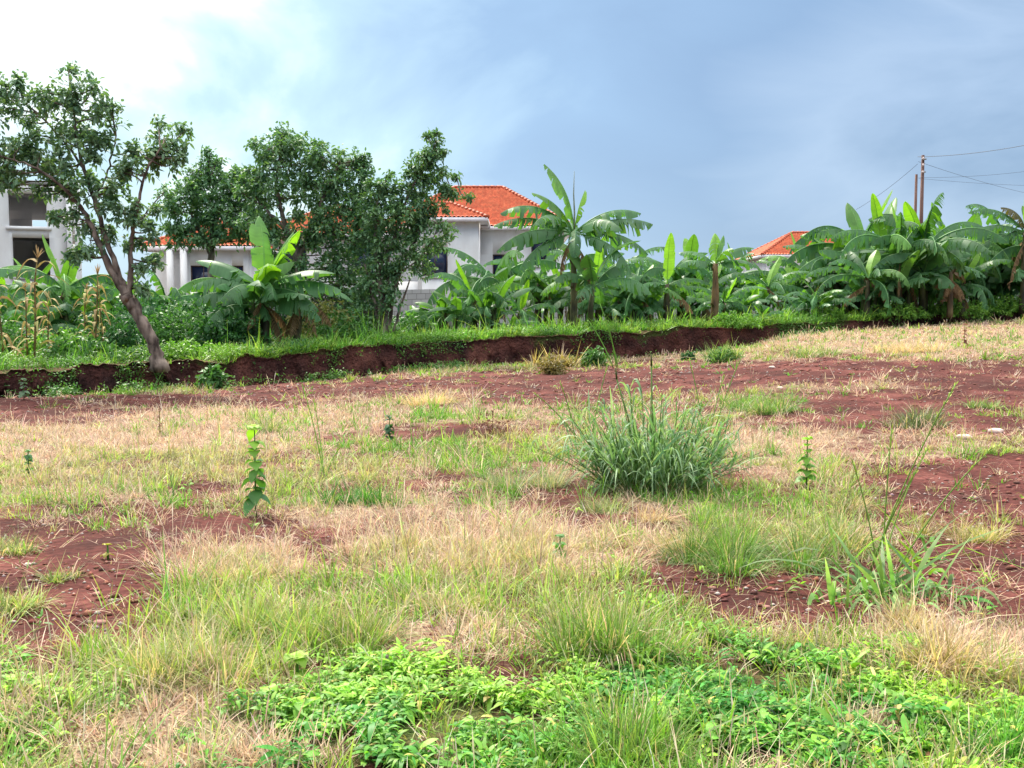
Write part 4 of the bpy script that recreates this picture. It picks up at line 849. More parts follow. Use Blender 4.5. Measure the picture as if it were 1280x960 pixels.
# porch between, with column
for px in (215, 232):
    c = Acc(); tube(c, [(hx(px, -4.5), -4.5, -.2), (hx(px, -4.5), -4.5, hz(312, -4.5))], [.2, .2], 12); c.build('porch_column', M_wall, house)
a = Acc(); box(a, hx(500, -1), hx(540, -1), -2.2, -1.95, -.3, hz(352, -2)); a.build('low_wall', M_wall, house, smooth=False)

# small outhouse roof
oy = 55.0; ob = float(ztop(640)); oh = empty('small_outhouse', (px_local(632, oy), oy, ob), 'small low building with a strip of orange roof seen between banana leaves', 'outhouse')
a = Acc(); box(a, -.45, .45, 0, 1.2, -.2, 2.1); a.build('wall', M_wall, oh, smooth=False); hip_roof(oh, -.45, .45, 0, 1.2, 2.3, .45, .2)

# unfinished white block on the left
UY = 50.0; ub = float(ztop(0)); blk = empty('unfinished_building', ((88 - 640) / F * UY, UY, ub), 'white unfinished concrete building with open window holes at the left edge', 'building')
blk.rotation_euler = (0, 0, R(20))
def ux(px): return (px - 88) / F * UY / .94
def uz(py): return float(W(640, py, UY)[2] - ub)
a = Acc(); zt = uz(226)
wall_open(a, ux(-40), ux(88), -.3, uz(232), 0, .3, [(ux(27), ux(67), uz(284), uz(243)), (ux(30), ux(69), uz(345), uz(298)), (ux(-36), ux(-12), uz(284), uz(243))], (1, 1, 1))
box(a, ux(-40), ux(-40) + .3, .3, 7, -.3, uz(232)); box(a, ux(88) - .3, ux(88), .3, 7, -.3, uz(232))
wall_open(a, ux(-40) + .3, ux(88) - .3, -.3, uz(232), 6.7, .3, [(ux(38), ux(70), uz(286), uz(262)), (ux(-30), ux(-5), uz(286), uz(250))])
a.build('wall', M_wall, blk, smooth=False)
a = Acc(); box(a, ux(-40) + .31, ux(88) - .31, .31, 6.69, uz(292), uz(288)); box(a, ux(-40), ux(88), 0.0, 7, uz(232) + .003, uz(227)); a.build('floor_slab', M_conc, blk, smooth=False)
for (q0, q1, zz) in ((27, 67, 285), (30, 69, 346)):
    a = Acc(); box(a, ux(q0) - .12, ux(q1) + .2, -.12, -.003, uz(zz) - .13, uz(zz) + .02); a.build('sill', M_wall, blk, smooth=False)
a = Acc(); wall_open(a, ux(88) + .004, ux(103), -.3, uz(225), -.25, .25, [(ux(94), ux(97), uz(340), uz(305))], (1, 1, 1)); a.build('side_wall', M_wall, blk, smooth=False)
hip_roof(blk, ux(-40), ux(20), 0.4, 7, uz(226), .6, .1)

# far red roofed house
RY = 85.0; rb = float(ztop(990)); rh = empty('far_house', (px_local(996, RY), RY, rb), 'distant house with a red tiled hip roof behind the banana plants', 'house')
rz = lambda py: float(W(985, py, RY)[2] - rb)
a = Acc(); box(a, -2.6, 7.0, 0, 9, -.3, rz(319)); a.build('wall', M_wall, rh, smooth=False)
rr = hip_roof(rh, -2.6, 7.0, 0, 9, rz(319), 2.1, .5, .75)
for ch in [rr] + list(rr.children):
    pass
a = Acc(); tube(a, [(2.4, 4.4, rz(300)), (2.4, 4.4, rz(284))], [.16, .13], 8, C=(.5, .45, .5)); a.build('chimney', M_metal, rr)

# grey block wall
def block_wall():
    line = [(395, 44), (560, 46), (770, 48.5), (1000, 51), (1420, 55)]
    wl = empty('block_wall', tuple(at_upper(770, 48.5)), 'grey concrete block boundary wall behind the banana plants', 'wall'); o0 = np.array(wl.location)
    me = bpy.data.meshes.new('wall'); V = []; Fc = []; UV = []
    P = [at_upper(p, y) for p, y in line]; d = 0; h = 1.75; th = .2
    for i in range(len(P) - 1):
        A, B = P[i] - o0, P[i + 1] - o0; L = np.linalg.norm(B - A); b = len(V); t = np.array([0, th, 0])
        V += [A - [0, 0, .4], B - [0, 0, .4], B + [0, 0, h], A + [0, 0, h], A - [0, 0, .4] + t, B - [0, 0, .4] + t, B + [0, 0, h] + t, A + [0, 0, h] + t]
        Fc += [(b, b + 1, b + 2, b + 3), (b + 5, b + 4, b + 7, b + 6), (b + 3, b + 2, b + 6, b + 7)]
        uv = [(d, 0), (d + L, 0), (d + L, h), (d, h)]; UV += uv + uv + [(d, 0), (d + L, 0), (d + L, th), (d, th)]; d += L
    me.from_pydata([tuple(v) for v in V], [], Fc); u = me.uv_layers.new(name='UVMap')
    for k, q in enumerate(UV): u.data[k].uv = q
    me.materials.append(M_block); o = bpy.data.objects.new('wall', me); COL.objects.link(o); o.parent = wl
    for p, y in ((395, 44), (480, 45), (560, 46), (660, 47.2), (770, 48.5), (885, 49.75), (1000, 51), (1140, 52.3), (1280, 53.7), (1420, 55)):
        q = at_upper(p, y) - o0; a = Acc(); box(a, q[0] - .16, q[0] + .16, q[1] - .08, q[1] + .3, q[2] - .4, q[2] + 1.82); a.build('pillar', M_conc, wl, smooth=False)
block_wall()

# utility poles and wires
PY = 60.0
def pole(px, pytop, Y, label, arm=True, r=.10):
    b = at_upper(px, Y); top = W(px, pytop, Y); h = top[2] - b[2]
    root = empty('utility_pole', tuple(b), label, 'utility pole', 'wooden utility poles'); a = Acc(); tube(a, [(0, 0, -.4), (0, 0, h * .5), (0, 0, h)], [r * 1.3, r * 1.1, r * .85], 12, C=(1, 1, 1)); a.build('pole', M_pole, root)
    if arm:
        a = Acc(); box(a, -.13, .13, -.2, -.11, h - .28, h - .2); box(a, -.11, .11, -.2, -.11, h - 1.0, h - .92); a.build('bracket', M_metal, root, smooth=False)
        for dz in (.14, .5, .9):
            a = Acc(); tube(a, [(-.05, -.2, h - dz - .14), (-.05, -.2, h - dz - .08), (-.05, -.2, h - dz)], [.05, .07, .03], 8, C=(1.4, 1.4, 1.5)); a.build('insulator', M_stone, root)
    return top
t1 = pole(1147, 194, PY, 'tall brown utility pole carrying the wires above the right banana grove')
t2 = pole(1139.5, 218, PY + 12, 'shorter distant pole just left of the tall brown pole', False, .10)
def wire(label, P0, P1, sag, r=.010):
    t = np.linspace(0, 1, 24)[:, None]; P = P0 * (1 - t) + P1 * t; P[:, 2] -= (4 * sag * t * (1 - t))[:, 0]
    a = Acc(); tube(a, P - P0, r, 5); o = a.build('overhead_wire', M_wire, loc=tuple(P0)); tag(o, label, 'wire', 'overhead wires')
wire('uppermost wire running right from the top of the tall pole', W(1147, 196, PY), W(1480, 128, PY - 18), .5, .013)
wire('wire sloping down left from the tall pole into the leaves', W(1147, 205, PY), W(1070, 262, PY + 8), .15)
wire('wire sloping down to the right from below the pole top', W(1148, 202, PY), W(1330, 250, PY + 30), .25)
wire('faint middle wire crossing right behind the pole', W(1148, 222, PY), W(1420, 190, PY - 5), .35, .007)
wire('lowest faint wire leaving the pole to the right', W(1148, 223, PY), W(1400, 232, PY + 10), .2, .007)

# ------------------------------------------------------------------ individual plants in the field
def leafy_weed(px, pyb, pyt, label, leaf=.07, pairs=6, bright=True, lean=0.0, col=(.07, .2, .05), top=(.32, .52, .06), cat='weed', name='leafy_weed', seed=1, red=False):
    rg = np.random.default_rng(seed); b = ground_at(px, pyb); h = (pyb - pyt) * b[1] / F
    root = empty(name, tuple(b), label, cat); a = Acc(); tube(a, [(0, 0, -.03), (lean * .3, 0, h * .5), (lean, 0, h)], [.009, .007, .004], 6, C=(.8, 1, .6) if not red else (2, .6, .6)); a.build('stem', M_green_stem, root)
    lf = Acc()
    for k in range(pairs):
        q = (k + .7 + rg.uniform(-.3, .3)) / pairs; z = h * min(1, .12 + .86 * q); n = 4 if q < .85 else 7; az = k * 1.57 + np.arange(n) * 2 * PI / n + rg.normal(0, .3, n)
        D = unit(np.stack([np.cos(az) * .8, np.sin(az) * .8, np.full(n, .3 + .5 * (q > .85)) + rg.normal(0, .35, n)], -1)); S = unit(np.stack([-np.sin(az), np.cos(az), rg.normal(0, .2, n)], -1))
        c = np.array(col) * (1 - q ** 2) + np.array(top) * q ** 2 if bright else np.array(col)
        sz = leaf * (1 - .3 * q) * rg.uniform(.8, 1.15, n)
        ribbon(lf, np.tile([[lean * q, 0, z]], (n, 1)) + D * .008, D, S, sz, sz * .48, (.15, .85, 1, .85, .45, .02), rg.uniform(.5, 1.0, n), c * (1 + rg.normal(0, .15, (n, 1))))
    lf.build('foliage', M_broad, root); return root
leafy_weed(320, 645, 532, 'tall single stemmed weed with round paired leaves and a yellow green top', .12, 8, seed=4)
leafy_weed(1008, 612, 545, 'slim bright leaved sapling on the right behind the grass mound', .10, 7, seed=5, col=(.14, .32, .04))
leafy_weed(487, 556, 518, 'small dark bushy weed left of the reddish shrub', .085, 7, False, seed=6, col=(.04, .12, .05))
leafy_weed(30, 500, 473, 'small pale weed at the left end below the bank', .12, 5, False, seed=7, col=(.14, .22, .12))
leafy_weed(36, 595, 562, 'small feathery green weed in the grass at the left', .06, 7, False, seed=8, col=(.10, .24, .09))
leafy_weed(1205, 436, 404, 'rusty red dead weed standing in the dry grass at the right', .10, 7, False, seed=9, col=(.28, .10, .07), red=True)
leafy_weed(200, 545, 510, 'dead brown twiggy weed in the dry grass left of the tall weed', .05, 4, False, seed=10, col=(.22, .12, .08), red=True)
leafy_weed(135, 700, 680, 'tiny yellow leaved seedling on the bare soil at left', .05, 2, False, seed=11, col=(.42, .38, .06))
leafy_weed(372, 850, 822, 'low weed with a large pale yellow green leaf in the left foreground', .12, 2, False, seed=12, col=(.30, .48, .06))
leafy_weed(700, 702, 670, 'small dark green sprout in the middle of the field', .07, 3, False, seed=13, col=(.10, .26, .05))

def grass_clump(px, pyb, w_px, h_px, label, n=260, col=G1, tip=G2, wid=.003, tilt=(.05, 1.0), droop=.4, seed=0, name='grass_tuft', cat='grass tuft', group='separate grass tufts in the field', prof=(1, .95, .7, .4, .06), hs=.25, dry=0, jc=.2):
    rg = np.random.default_rng(seed); b = ground_at(px, pyb); w = w_px * b[1] / F; h = 1.12 * h_px * b[1] / F
    o = Acc(); n1 = n; az = rg.uniform(0, 2 * PI, n1); r = np.sqrt(rg.random(n1)); ti = tilt[0] + (tilt[1] - tilt[0]) * r * rg.uniform(.7, 1.1, n1)
    nc = 9; ca = rg.uniform(0, 2 * PI, nc); cr_ = np.sqrt(rg.random(nc)) * w * .36; ci = rg.integers(0, nc, n1); chh = rg.uniform(.5, 1.15, nc)[ci]
    x = np.cos(ca)[ci] * cr_[ci] * rg.uniform(.6, 1.5, nc)[ci] + np.cos(az) * r * w * .13; y = np.sin(ca)[ci] * cr_[ci] * .8 + np.sin(az) * r * w * .10
    ti = np.clip(ti * rg.uniform(.5, 1.2, n1), 0, 1.4); az = az + rg.normal(0, .5, n1)
    D = np.stack([np.cos(az) * np.sin(ti), np.sin(az) * np.sin(ti), np.cos(ti)], -1); sa = az + PI / 2 + rg.normal(0, .5, n1); S = unit(np.stack([np.cos(sa), np.sin(sa), rg.normal(0, .2, n1)], -1))
    L = h * chh * rg.uniform(.5, 1.2, n1) / np.maximum(.6, np.cos(ti))
    P = np.stack([x, y, field_z(b[0] + x, b[1] + y) - b[2] - .015], -1)
    tn = rg.uniform(.65, 1.3, nc)[ci][:, None]; C = jit(col, n1, jc, rg) * tn; T = jit(tip, n1, jc, rg) * tn
    if dry: k = rg.random(n1) < dry; C[k] = jit(ST, k.sum(), .15, rg); T[k] = jit(ST2, k.sum(), .15, rg)
    ribbon(o, P, D, S, L, wid * 1.6 * rg.uniform(.6, 1.3, n1) * max(1, b[1] / 9), prof, droop * 1.3 * rg.uniform(.1, 2.0, n1), C, T)
    ob = o.build(name, M_grass, loc=tuple(b)); tag(ob, label, cat, group); return ob
# napier clump
def napier():
    rg = np.random.default_rng(77); b = ground_at(815, 612); s = b[1] / F; root = empty('tall_grass_clump', tuple(b), 'large clump of tall coarse blue green grass in the middle of the field', 'grass clump')
    h = 140 * s; stw = 80 * s
    lf = Acc(); st = Acc(); dead = Acc()
    for k in range(150):
        az = rg.uniform(0, 2 * PI); r = math.sqrt(rg.random()); x, y = math.cos(az) * r * stw * .68, math.sin(az) * r * stw * .45; ti = r * rg.uniform(.3, 1.1)
        d = np.array([math.cos(az) * math.sin(ti), math.sin(az) * math.sin(ti), math.cos(ti)]); hh = h * rg.uniform(.3, .95) 
        z0 = float(field_z(b[0] + x, b[1] + y) - b[2]); p0 = np.array([x, y, z0 - .02]); t = np.linspace(0, 1, 6)[:, None]
        pa = p0 + d * hh * t - np.array([0, 0, .18 * hh]) * t ** 2 * math.sin(ti); tube(st, pa, np.linspace(.006, .0025, 6), 4, C=(.9, .9, .7), cap=False)
        m = rg.integers(6, 10); tt = rg.uniform(.15, 1, m); P = np.stack([np.interp(tt, t[:, 0], pa[:, i]) for i in range(3)], -1)
        a2 = az + rg.normal(0, 1.1, m); el = rg.uniform(.2, .9, m); D = unit(np.stack([np.cos(a2) * np.sin(el), np.sin(a2) * np.sin(el), np.cos(el)], -1) + d * .3)
        sa = a2 + PI / 2 + rg.normal(0, .5, m); S = unit(np.stack([np.cos(sa), np.sin(sa), rg.normal(0, .3, m)], -1)); tone = rg.random((m, 1))
        C = np.array([.09, .21, .09]) * (1 - tone) + np.array([.32, .44, .25]) * tone
        ribbon(lf, P, D, S, rg.uniform(.3, .72, m) * h / 1.05 * 1.0, rg.uniform(.005, .0105, m), (.7, 1, 1, .8, .5, .05), rg.uniform(.35, 1.1, m), C, C * 1.15)
    # side mounds of finer leaf
    for k in range(2600):
        pass
    n = 1500; az = rg.uniform(0, 2 * PI, n); r = np.sqrt(rg.random(n)); x = np.cos(az) * r * stw * .8; y = np.sin(az) * r * stw * .6; zc = np.maximum(0, 1 - r ** 2) * h * .55 * rg.random(n)
    D, S = rdir(n, .3, 1.4, rg, az); tone = rg.random((n, 1)); P = np.stack([x, y, field_z(b[0] + x, b[1] + y) - b[2] + zc], -1)
    ribbon(lf, P, D, S, rg.uniform(.08, .22, n), rg.uniform(.003, .006, n), (.6, 1, .7, .05), rg.uniform(.3, 1, n), np.array([.11, .22, .09]) * (1 - tone) + np.array([.22, .34, .14]) * tone)
    # a few long flowering stems
    for dx, dh, ln in ((0, 1.12, -.02), (-.45, 1.0, -.2)):
        p = np.array([[dx * stw * .5, 0, 0], [dx * stw * .5 + ln * .4 * h, -.02, h * dh * .6], [dx * stw * .5 + ln * h, -.03, h * dh]]); tube(st, p, [.009, .008, .007], 5, C=(.9, .8, .7)); tube(st, np.array([p[2], p[2] + [ln * .05, 0, .1]]), [.010, .006], 5, C=(.7, .4, .4))
    n = 800; az = rg.uniform(0, 2 * PI, n); D, S = rdir(n, .5, 1.5, rg, az); r = rg.random(n)
    x = np.cos(az) * r * stw * .7; y = np.sin(az) * r * stw * .5
    ribbon(dead, np.stack([x, y, field_z(b[0] + x, b[1] + y) - b[2]], -1), D, S, rg.uniform(.12, .4, n), .004, (.8, 1, .7, .1), .5, jit((.40, .28, .18), n))
    lf.build('blades', M_grass, root); st.build('stems', M_green_stem, root); dead.build('dead_blades', M_dry, root)
napier()
TG = [  # px, base y, width, height, label, n, col, tip, wid, tilt, droop, dry
 (450, 632, 95, 42, 'dense dark green tuft in the left middle of the field', 700, G3, G1, .0022, (.05, 1.0), .3, .05),
 (1152, 532, 90, 34, 'round grey green tuft on the bare red soil at right', 700, (.12, .17, .09), (.25, .27, .13), .0022, (.1, 1.2), .3, .1),
 (930, 705, 210, 95, 'large soft mound of fine green grass right of the tall clump', 3000, (.09, .22, .04), (.28, .36, .10), .0015, (.05, 1.0), .6, .06),
 (1040, 690, 130, 70, 'fine grass mound between the large mound and the broad bladed grass', 1300, (.15, .24, .06), (.36, .38, .16), .0015, (.05, 1.0), .5, .25),
 (655, 608, 130, 40, 'soft misty pale green tuft left of the tall clump', 1300, (.20, .25, .14), (.36, .36, .24), .0012, (.1, 1.1), .4, .15),
 (750, 640, 80, 34, 'small pale tuft in front of the tall clump on its left', 700, (.22, .29, .12), (.40, .42, .2), .0013, (.1, 1.1), .4, .1),
 (955, 515, 110, 30, 'low green tuft behind the tall clump on its right', 800, (.12, .23, .06), (.25, .32, .12), .002, (.1, 1.1), .3, .1),
 (335, 540, 60, 26, 'dull green tuft above the tall weed', 500, (.16, .22, .08), (.30, .33, .14), .002, (.1, 1.1), .3, .15),
 (1230, 510, 50, 18, 'small green tuft on red soil at the right edge', 300, (.15, .24, .08), (.3, .36, .14), .002, (.1, 1.1), .3, .1),
 (1200, 672, 120, 46, 'yellowish tuft at the right beside bare red soil', 900, (.26, .27, .08), (.46, .42, .18), .0016, (.1, 1.1), .4, .3),
 (1080, 640, 90, 40, 'thin olive tuft right of the slim sapling', 700, (.22, .24, .09), (.42, .38, .2), .0015, (.1, 1.1), .4, .3),
 (770, 830, 150, 110, 'tall green tuft in the foreground right of centre', 1200, (.11, .24, .05), (.30, .38, .10), .0020, (.03, .75), .4, .15),
 (430, 810, 140, 80, 'dense green tuft in the foreground left of centre', 1300, (.13, .24, .05), (.36, .40, .12), .0018, (.05, .85), .4, .15),
 (250, 845, 200, 85, 'wide pale green tuft in the left foreground', 1500, (.20, .28, .08), (.42, .42, .17), .0017, (.05, .9), .4, .2),
 (330, 800, 140, 70, 'light green tuft behind the wide pale one', 1000, (.20, .30, .07), (.38, .42, .14), .0018, (.05, .9), .4, .2),
 (25, 762, 90, 40, 'small yellow green tuft on red soil at the left edge', 500, (.22, .32, .07), (.44, .46, .16), .0018, (.1, 1.1), .4, .15),
 (75, 725, 50, 32, 'little olive tuft alone on the bare soil at left', 260, (.15, .22, .06), (.32, .34, .12), .002, (.1, 1.1), .3, .2),
 (10, 690, 70, 45, 'pale tuft cut by the left edge above the bare soil', 500, (.22, .30, .10), (.44, .44, .2), .0016, (.1, 1.0), .4, .2),
 (800, 960, 200, 110, 'tall green tuft at the bottom edge right of centre', 1300, (.12, .25, .05), (.34, .42, .12), .0020, (.03, .8), .45, .1),
 (30, 985, 130, 60, 'dry and green tuft in the bottom left corner', 600, (.25, .29, .10), (.48, .44, .22), .0018, (.1, 1.1), .4, .4),
 (1262, 955, 120, 80, 'fresh green tuft in the bottom right corner', 900, (.09, .26, .05), (.20, .42, .08), .0022, (.05, .9), .4, .0),
 (1185, 845, 150, 90, 'tangled dry brown and olive clump in the right foreground', 1100, (.36, .27, .13), (.52, .42, .25), .0016, (.1, 1.2), .35, .5),
 (1140, 790, 90, 60, 'upright dry straw clump behind the tangled one', 600, (.40, .31, .17), (.55, .45, .27), .0015, (.1, 1.0), .35, .4),
 (620, 705, 170, 36, 'low dry tuft in the centre of the field', 900, (.42, .36, .22), (.58, .47, .32), .0014, (.2, 1.3), .3, .5),
 (290, 722, 150, 40, 'bushy dry straw tuft left of centre', 900, (.48, .38, .24), (.60, .48, .35), .0014, (.2, 1.3), .3, .5),
 (540, 505, 90, 26, 'pale dry tuft on the red soil strip below the bank', 700, (.56, .42, .27), (.62, .5, .34), .0015, (.2, 1.2), .3, .8),
 (850, 690, 70, 50, 'dry tuft between the tall clump and the large green mound', 600, (.42, .33, .18), (.56, .46, .28), .0014, (.1, 1.1), .4, .5),
 (815, 650, 70, 30, 'brown matted tuft at the foot of the tall clump', 400, (.38, .24, .13), (.5, .36, .2), .0016, (.4, 1.4), .3, .4),
 (560, 760, 120, 40, 'mixed green and straw tuft in the centre foreground', 900, (.26, .30, .12), (.5, .44, .24), .0015, (.1, 1.1), .4, .4),
 (160, 860, 110, 60, 'sparse olive tuft above the straw in the left foreground', 600, (.24, .26, .10), (.46, .40, .2), .0015, (.1, 1.1), .4, .35),
 (690, 458, 60, 30, 'yellow brown weed tuft against the bank', 400, (.32, .24, .09), (.46, .34, .14), .003, (.1, 1.0), .3, .3),
 (1130, 440, 120, 22, 'long low dry tuft in front of the right bank', 800, (.5, .38, .25), (.62, .5, .34), .0015, (.1, 1.1), .3, .8),
 (1010, 445, 90, 18, 'low green tuft before the thin right end of the bank', 500, (.16, .25, .08), (.34, .36, .14), .002, (.1, 1.1), .3, .1),
 (900, 452, 60, 26, 'feathery green tuft at the foot of the bank', 500, (.13, .24, .07), (.28, .36, .12), .002, (.1, 1.0), .3, .1)]
for i, (px, pb, w, h, lab, n, c, t, wd, ti, dr, dry) in enumerate(TG): grass_clump(px, pb, w, h, lab, n, c, t, wd, ti, dr, 600 + i, dry=dry)
# broad bladed grass right
grass_clump(1085, 745, 210, 125, 'sprawling grass with broad pale blades at right', 120, (.13, .28, .07), (.38, .54, .2), .0075, (.1, 1.0), .6, 700, 'broad_bladed_grass', 'grass clump', None, (.5, .9, 1, .95, .7, .35, .03))
grass_clump(1140, 712, 190, 115, 'bright green broad bladed grass leaning over the red soil at right', 26, (.20, .40, .05), (.30, .50, .08), .0085, (.3, 1.3), .6, 701, 'broad_bladed_grass', 'grass clump', None, (.5, .9, 1, .9, .6, .03))
def stalks(px, pyb, tops, label, seed, c=(1.6, 1.4, 1.0)):
    b = ground_at(px, pyb); root = empty('seeding_grass', tuple(b), label, 'grass stalks'); rg = np.random.default_rng(seed)
    for k, (tx, ty) in enumerate(tops):
        e = W(tx, ty, b[1] + rg.uniform(-.3, .3)) - b; st = Acc(); x0 = np.array([rg.normal(0, .05), rg.normal(0, .05), -.02]); m = (x0 + e) / 2 + np.array([-e[0] * .12, 0, .06])
        t = np.linspace(0, 1, 9)[:, None]; P = x0 * (1 - t) ** 2 + 2 * m * t * (1 - t) + e * t ** 2; tube(st, P, np.linspace(.0050, .0034, 9) * max(1, b[1] / 9), 5, C=c)
        T = unit(P[-1] - P[-2]); n = 26; tt = rg.uniform(.8, 1.0, n); base = np.stack([np.interp(tt, t[:, 0], P[:, i]) for i in range(3)], -1); D, S = rdir(n, .2, 1.2, rg)
        ribbon(st, base, unit(D + T), S, .035, .0035, (.5, 1, .2), .1, (5.0, 3.2, 2.4)); st.build('stalk', M_green_stem, root)
stalks(1095, 720, [(1115, 535), (1160, 560), (1195, 480), (1065, 575), (1240, 560), (1145, 590)], 'group of long bare seeding grass stalks rising at right', 1)
stalks(410, 600, [(378, 482), (392, 500), (425, 560)], 'lone long grass stalks left of the dense dark tuft', 2, (1.7, 2.0, 1.0))
stalks(735, 560, [(700, 478), (668, 492), (760, 455)], 'long stalks leaning left out of the tall clump', 3, (1.2, 1.3, .9))
stalks(885, 560, [(862, 450), (905, 470), (930, 440)], 'long stalks above the right side of the tall clump', 4, (1.2, 1.4, .9))
stalks(770, 460, [(735, 400), (760, 405), (750, 380)], 'thin pale stalks at the bank right of the spiked banana plant', 5, (1.5, 1.8, 1.0))

bush('reddish_shrub', 'small twiggy dark reddish shrub in the middle of the field', 0, 0, .30, .33, ((.16, .07, .06), (.26, .13, .08)), .035, 120, 801, 'shrub', None, .25, loc=ground_at(615, 548), stemc=(1.3, .5, .5), mat=M_dead, m=4)
bush('weed_bush', 'olive brown weed bush leaning on the bank', 0, 0, .32, .42, ((.16, .14, .05), (.34, .24, .09)), .07, 160, 802, 'bush', None, .22, loc=ground_at(690, 468), mat=M_grass)
bush('weed_bush', 'green spiky weed against the bank below the spiked banana plant', 0, 0, .3, .5, MG, .17, 80, 803, 'bush', None, .12, loc=ground_at(742, 458))
bush('weed_bush', 'broad leaved sprout at the foot of the bank below the full banana plant', 0, 0, .25, .45, MG, .17, 40, 804, 'bush', None, .2, loc=ground_at(267, 486))
bush('weed_bush', 'green weed bush spilling down the bank right of centre', 0, 0, .5, .35, MG, .07, 160, 805, 'bush', None, .2, loc=ground_at(905, 452))
bush('weed_bush', 'small dark weed growing on the bank face', 0, 0, .2, .25, DG, .07, 120, 806, 'bush', None, .25, loc=ground_at(860, 450))

# stones
def stone(px, py, wpx, label, c=(1.3, 1.2, 1.15), flat=.4, seed=0):
    rg = np.random.default_rng(seed); b = ground_at(px, py); r = wpx * b[1] / F / 2; a = Acc(); m, n = 7, 10
    th = np.linspace(0, PI, m)[:, None]; ph = (np.arange(n) * 2 * PI / n)[None, :]; V = np.stack([np.sin(th) * np.cos(ph), np.sin(th) * np.sin(ph) * .7, np.cos(th) * flat + 0 * ph], -1) * r * (1 + .25 * (rg.random((m, n, 1)) - .5))
    V[0] = V[0].mean(0); V[-1] = V[-1].mean(0)
    i = np.arange(m - 1)[:, None] * n; j = np.arange(n)[None, :]; j2 = (j + 1) % n; Q = np.stack([i + j, i + n + j, i + n + j2, i + j2], -1).reshape(-1, 4); a.add(V.reshape(-1, 3), Q, c)
    o = a.build('stone', M_stone, loc=tuple(b + [0, 0, r * flat * .5])); tag(o, label, 'stone', 'pale stones on the red soil')
for i, s in enumerate([(1205, 549, 22, 'long pale flat stone on red soil right of the grey green tuft'), (1245, 541, 20, 'pale stone behind the long flat one at right'), (1262, 546, 10, 'small stone at the right edge of the upper soil'), (965, 460, 9, 'pale stone on the upper red soil strip below the far red roof'), (975, 486, 9, 'pale stone at the near side of the upper red soil strip'), (1155, 671, 11, 'white stone beside the yellowish right tuft'), (1186, 676, 8, 'smaller white stone beside the yellowish right tuft'),
                       (890, 737, 12, 'reddish stone at the left of the foreground soil patch'), (966, 738, 9, 'pinkish stone in the middle of the foreground soil patch'), (958, 760, 12, 'dark red clod like stone in the foreground soil patch'), (35, 707, 10, 'pale stone on the left bare soil'), (122, 745, 14, 'flat brown stone on the left bare soil'), (125, 780, 18, 'broad flat stone near the left foreground grass'), (1068, 456, 8, 'dark stone on the soil strip before the right grove'), (60, 762, 9, 'small stone between the left edge tufts')]):
    stone(*s, c=(1.5, 1.4, 1.35) if 'white' in s[3] or 'pale' in s[3] else (.75, .45, .42), seed=i)
# sticks
def stick(px, py, ang, lpx, label, seed):
    b = ground_at(px, py); L = lpx * b[1] / F; a = Acc(); d = np.array([math.cos(ang), math.sin(ang) * .4, abs(math.sin(ang)) * .4]); t = np.linspace(0, 1, 6)[:, None]
    P = d * L * t + np.random.default_rng(seed).normal(0, .006, (6, 3)) + [0, 0, .03]; tube(a, P, np.linspace(.013, .008, 6), 7, seed=seed); o = a.build('dead_stick', M_twig, loc=tuple(b)); tag(o, label, 'stick')
stick(1040, 945, .9, 38, 'short dead brown stick among the leaves at the bottom right', 1)
stick(1165, 905, .8, 60, 'dead twig on the straw in the right foreground', 2)
stick(476, 850, 1.4, 45, 'upright dead stalk in the leaves left of centre', 3)

# ------------------------------------------------------------------ sky and sun
SUN_EL = R(50); SUN_AZ = R(-28)      # azimuth measured from +Y towards +X
w = bpy.data.worlds.new('World'); scene.world = w; w.use_nodes = True; nt = w.node_tree; N = nt.nodes; L = nt.links
for n in list(N): N.remove(n)
out = N.new('ShaderNodeOutputWorld'); bg = N.new('ShaderNodeBackground'); L.new(bg.outputs[0], out.inputs[0])
sky = N.new('ShaderNodeTexSky'); sky.sky_type = 'NISHITA'; sky.sun_disc = False; sky.sun_elevation = SUN_EL; sky.sun_rotation = SUN_AZ
tc = N.new('ShaderNodeTexCoord'); nm = N.new('ShaderNodeVectorMath'); nm.operation = 'NORMALIZE'; L.new(tc.outputs['Generated'], nm.inputs[0])
bd = unit(np.array([-.52, 1, .30])); dp = N.new('ShaderNodeVectorMath'); dp.operation = 'DOT_PRODUCT'; L.new(nm.outputs[0], dp.inputs[0]); dp.inputs[1].default_value = tuple(bd)
mpn = N.new('ShaderNodeMapping'); mpn.inputs['Scale'].default_value = (1, 1, 2.0); mpn.inputs['Location'].default_value = (3.1, 1.2, .4); L.new(nm.outputs[0], mpn.inputs[0])
no = N.new('ShaderNodeTexNoise'); no.inputs['Scale'].default_value = 2.6; no.inputs['Detail'].default_value = 7; no.inputs['Roughness'].default_value = .52; no.inputs['Distortion'].default_value = .5; L.new(mpn.outputs[0], no.inputs['Vector'])
def math_(op, a, b=None):
    m = N.new('ShaderNodeMath'); m.operation = op
    for i, v in enumerate((a, b)):
        if v is None: continue
        if isinstance(v, (int, float)): m.inputs[i].default_value = v
        else: L.new(v, m.inputs[i])
    return m.outputs[0]
cl = math_('MULTIPLY', math_('SUBTRACT', no.outputs['Fac'], .5), .56)
val = math_('ADD', dp.outputs['Value'], cl)
cr = N.new('ShaderNodeValToRGB'); L.new(val, cr.inputs[0]); e = cr.color_ramp.elements
SK = [(.55, (.20, .31, .47)), (.64, (.33, .45, .62)), (.72, (.22, .345, .53)), (.83, (.27, .42, .62)), (.89, (.37, .54, .71)), (.94, (.46, .66, .77)), (.975, (.62, .79, .85)), (1.0, (.86, .97, .97))]
e[0].position = SK[0][0]; e[0].color = (*SK[0][1], 1); e[1].position = SK[-1][0]; e[1].color = (*SK[-1][1], 1)
for p, c in SK[1:-1]: q = e.new(p); q.color = (*c, 1)
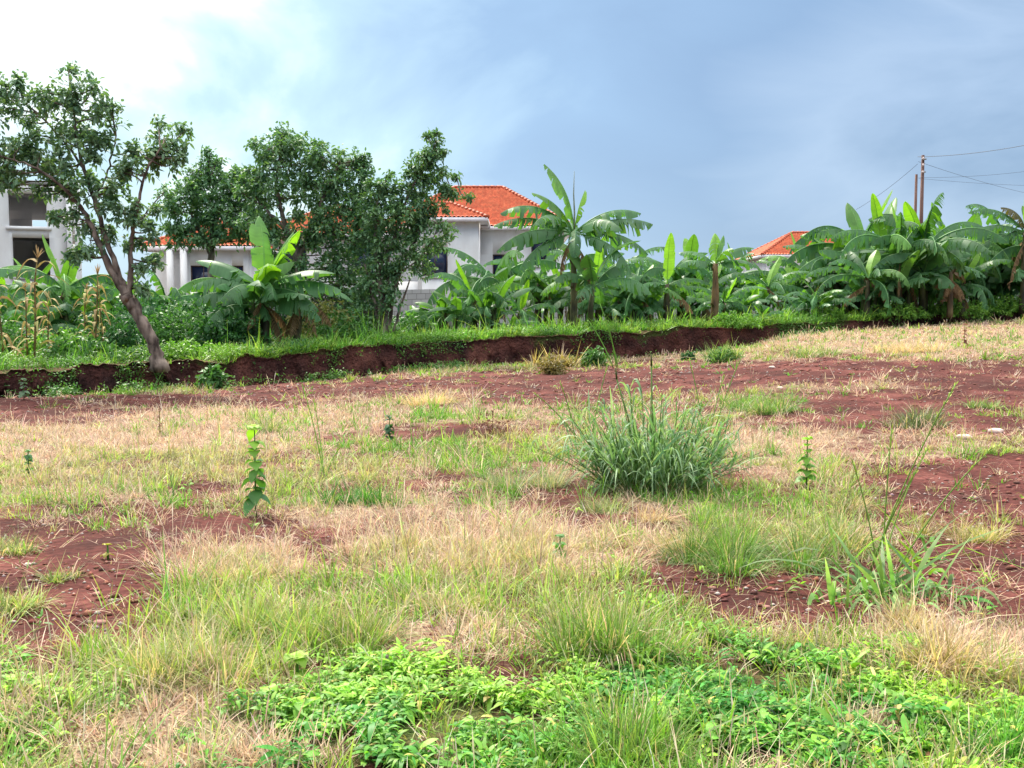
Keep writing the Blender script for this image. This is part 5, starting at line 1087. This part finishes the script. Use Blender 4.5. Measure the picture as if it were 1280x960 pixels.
# the overcast brightens towards the zenith
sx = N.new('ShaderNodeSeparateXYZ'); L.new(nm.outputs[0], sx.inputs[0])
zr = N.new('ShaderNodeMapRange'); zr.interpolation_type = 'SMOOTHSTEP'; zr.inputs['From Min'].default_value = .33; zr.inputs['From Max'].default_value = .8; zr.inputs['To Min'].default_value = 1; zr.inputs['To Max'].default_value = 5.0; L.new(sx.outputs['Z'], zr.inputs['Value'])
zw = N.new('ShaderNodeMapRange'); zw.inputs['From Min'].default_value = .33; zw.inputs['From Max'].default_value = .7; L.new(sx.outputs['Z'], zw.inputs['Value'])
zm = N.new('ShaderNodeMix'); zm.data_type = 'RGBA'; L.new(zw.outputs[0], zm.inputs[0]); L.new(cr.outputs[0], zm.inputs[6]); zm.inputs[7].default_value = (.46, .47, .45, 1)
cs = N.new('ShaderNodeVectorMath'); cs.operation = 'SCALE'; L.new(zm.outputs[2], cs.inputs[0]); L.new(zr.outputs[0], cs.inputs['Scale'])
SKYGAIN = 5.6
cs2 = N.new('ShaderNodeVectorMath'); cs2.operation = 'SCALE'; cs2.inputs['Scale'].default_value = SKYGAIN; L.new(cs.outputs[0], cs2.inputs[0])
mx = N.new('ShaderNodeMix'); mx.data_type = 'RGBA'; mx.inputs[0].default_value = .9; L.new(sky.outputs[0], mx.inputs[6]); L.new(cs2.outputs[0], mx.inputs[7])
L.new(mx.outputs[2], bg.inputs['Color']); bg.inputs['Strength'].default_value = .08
sd = bpy.data.lights.new('sun', 'SUN'); so = bpy.data.objects.new('sun', sd); COL.objects.link(so); sd.energy = 2.4; sd.angle = R(6); sd.color = (1, .93, .80)
sv = Vector((math.sin(SUN_AZ) * math.cos(SUN_EL), math.cos(SUN_AZ) * math.cos(SUN_EL), math.sin(SUN_EL))); so.rotation_euler = sv.to_track_quat('Z', 'Y').to_euler()
scene.view_settings.view_transform = 'Standard'; scene.view_settings.look = 'None'; scene.view_settings.exposure = 1.55; scene.view_settings.gamma = 1
scene.render.engine = 'CYCLES'
scene.cycles.max_bounces = 6; scene.cycles.diffuse_bounces = 3; scene.cycles.transmission_bounces = 4; scene.cycles.transparent_max_bounces = 4
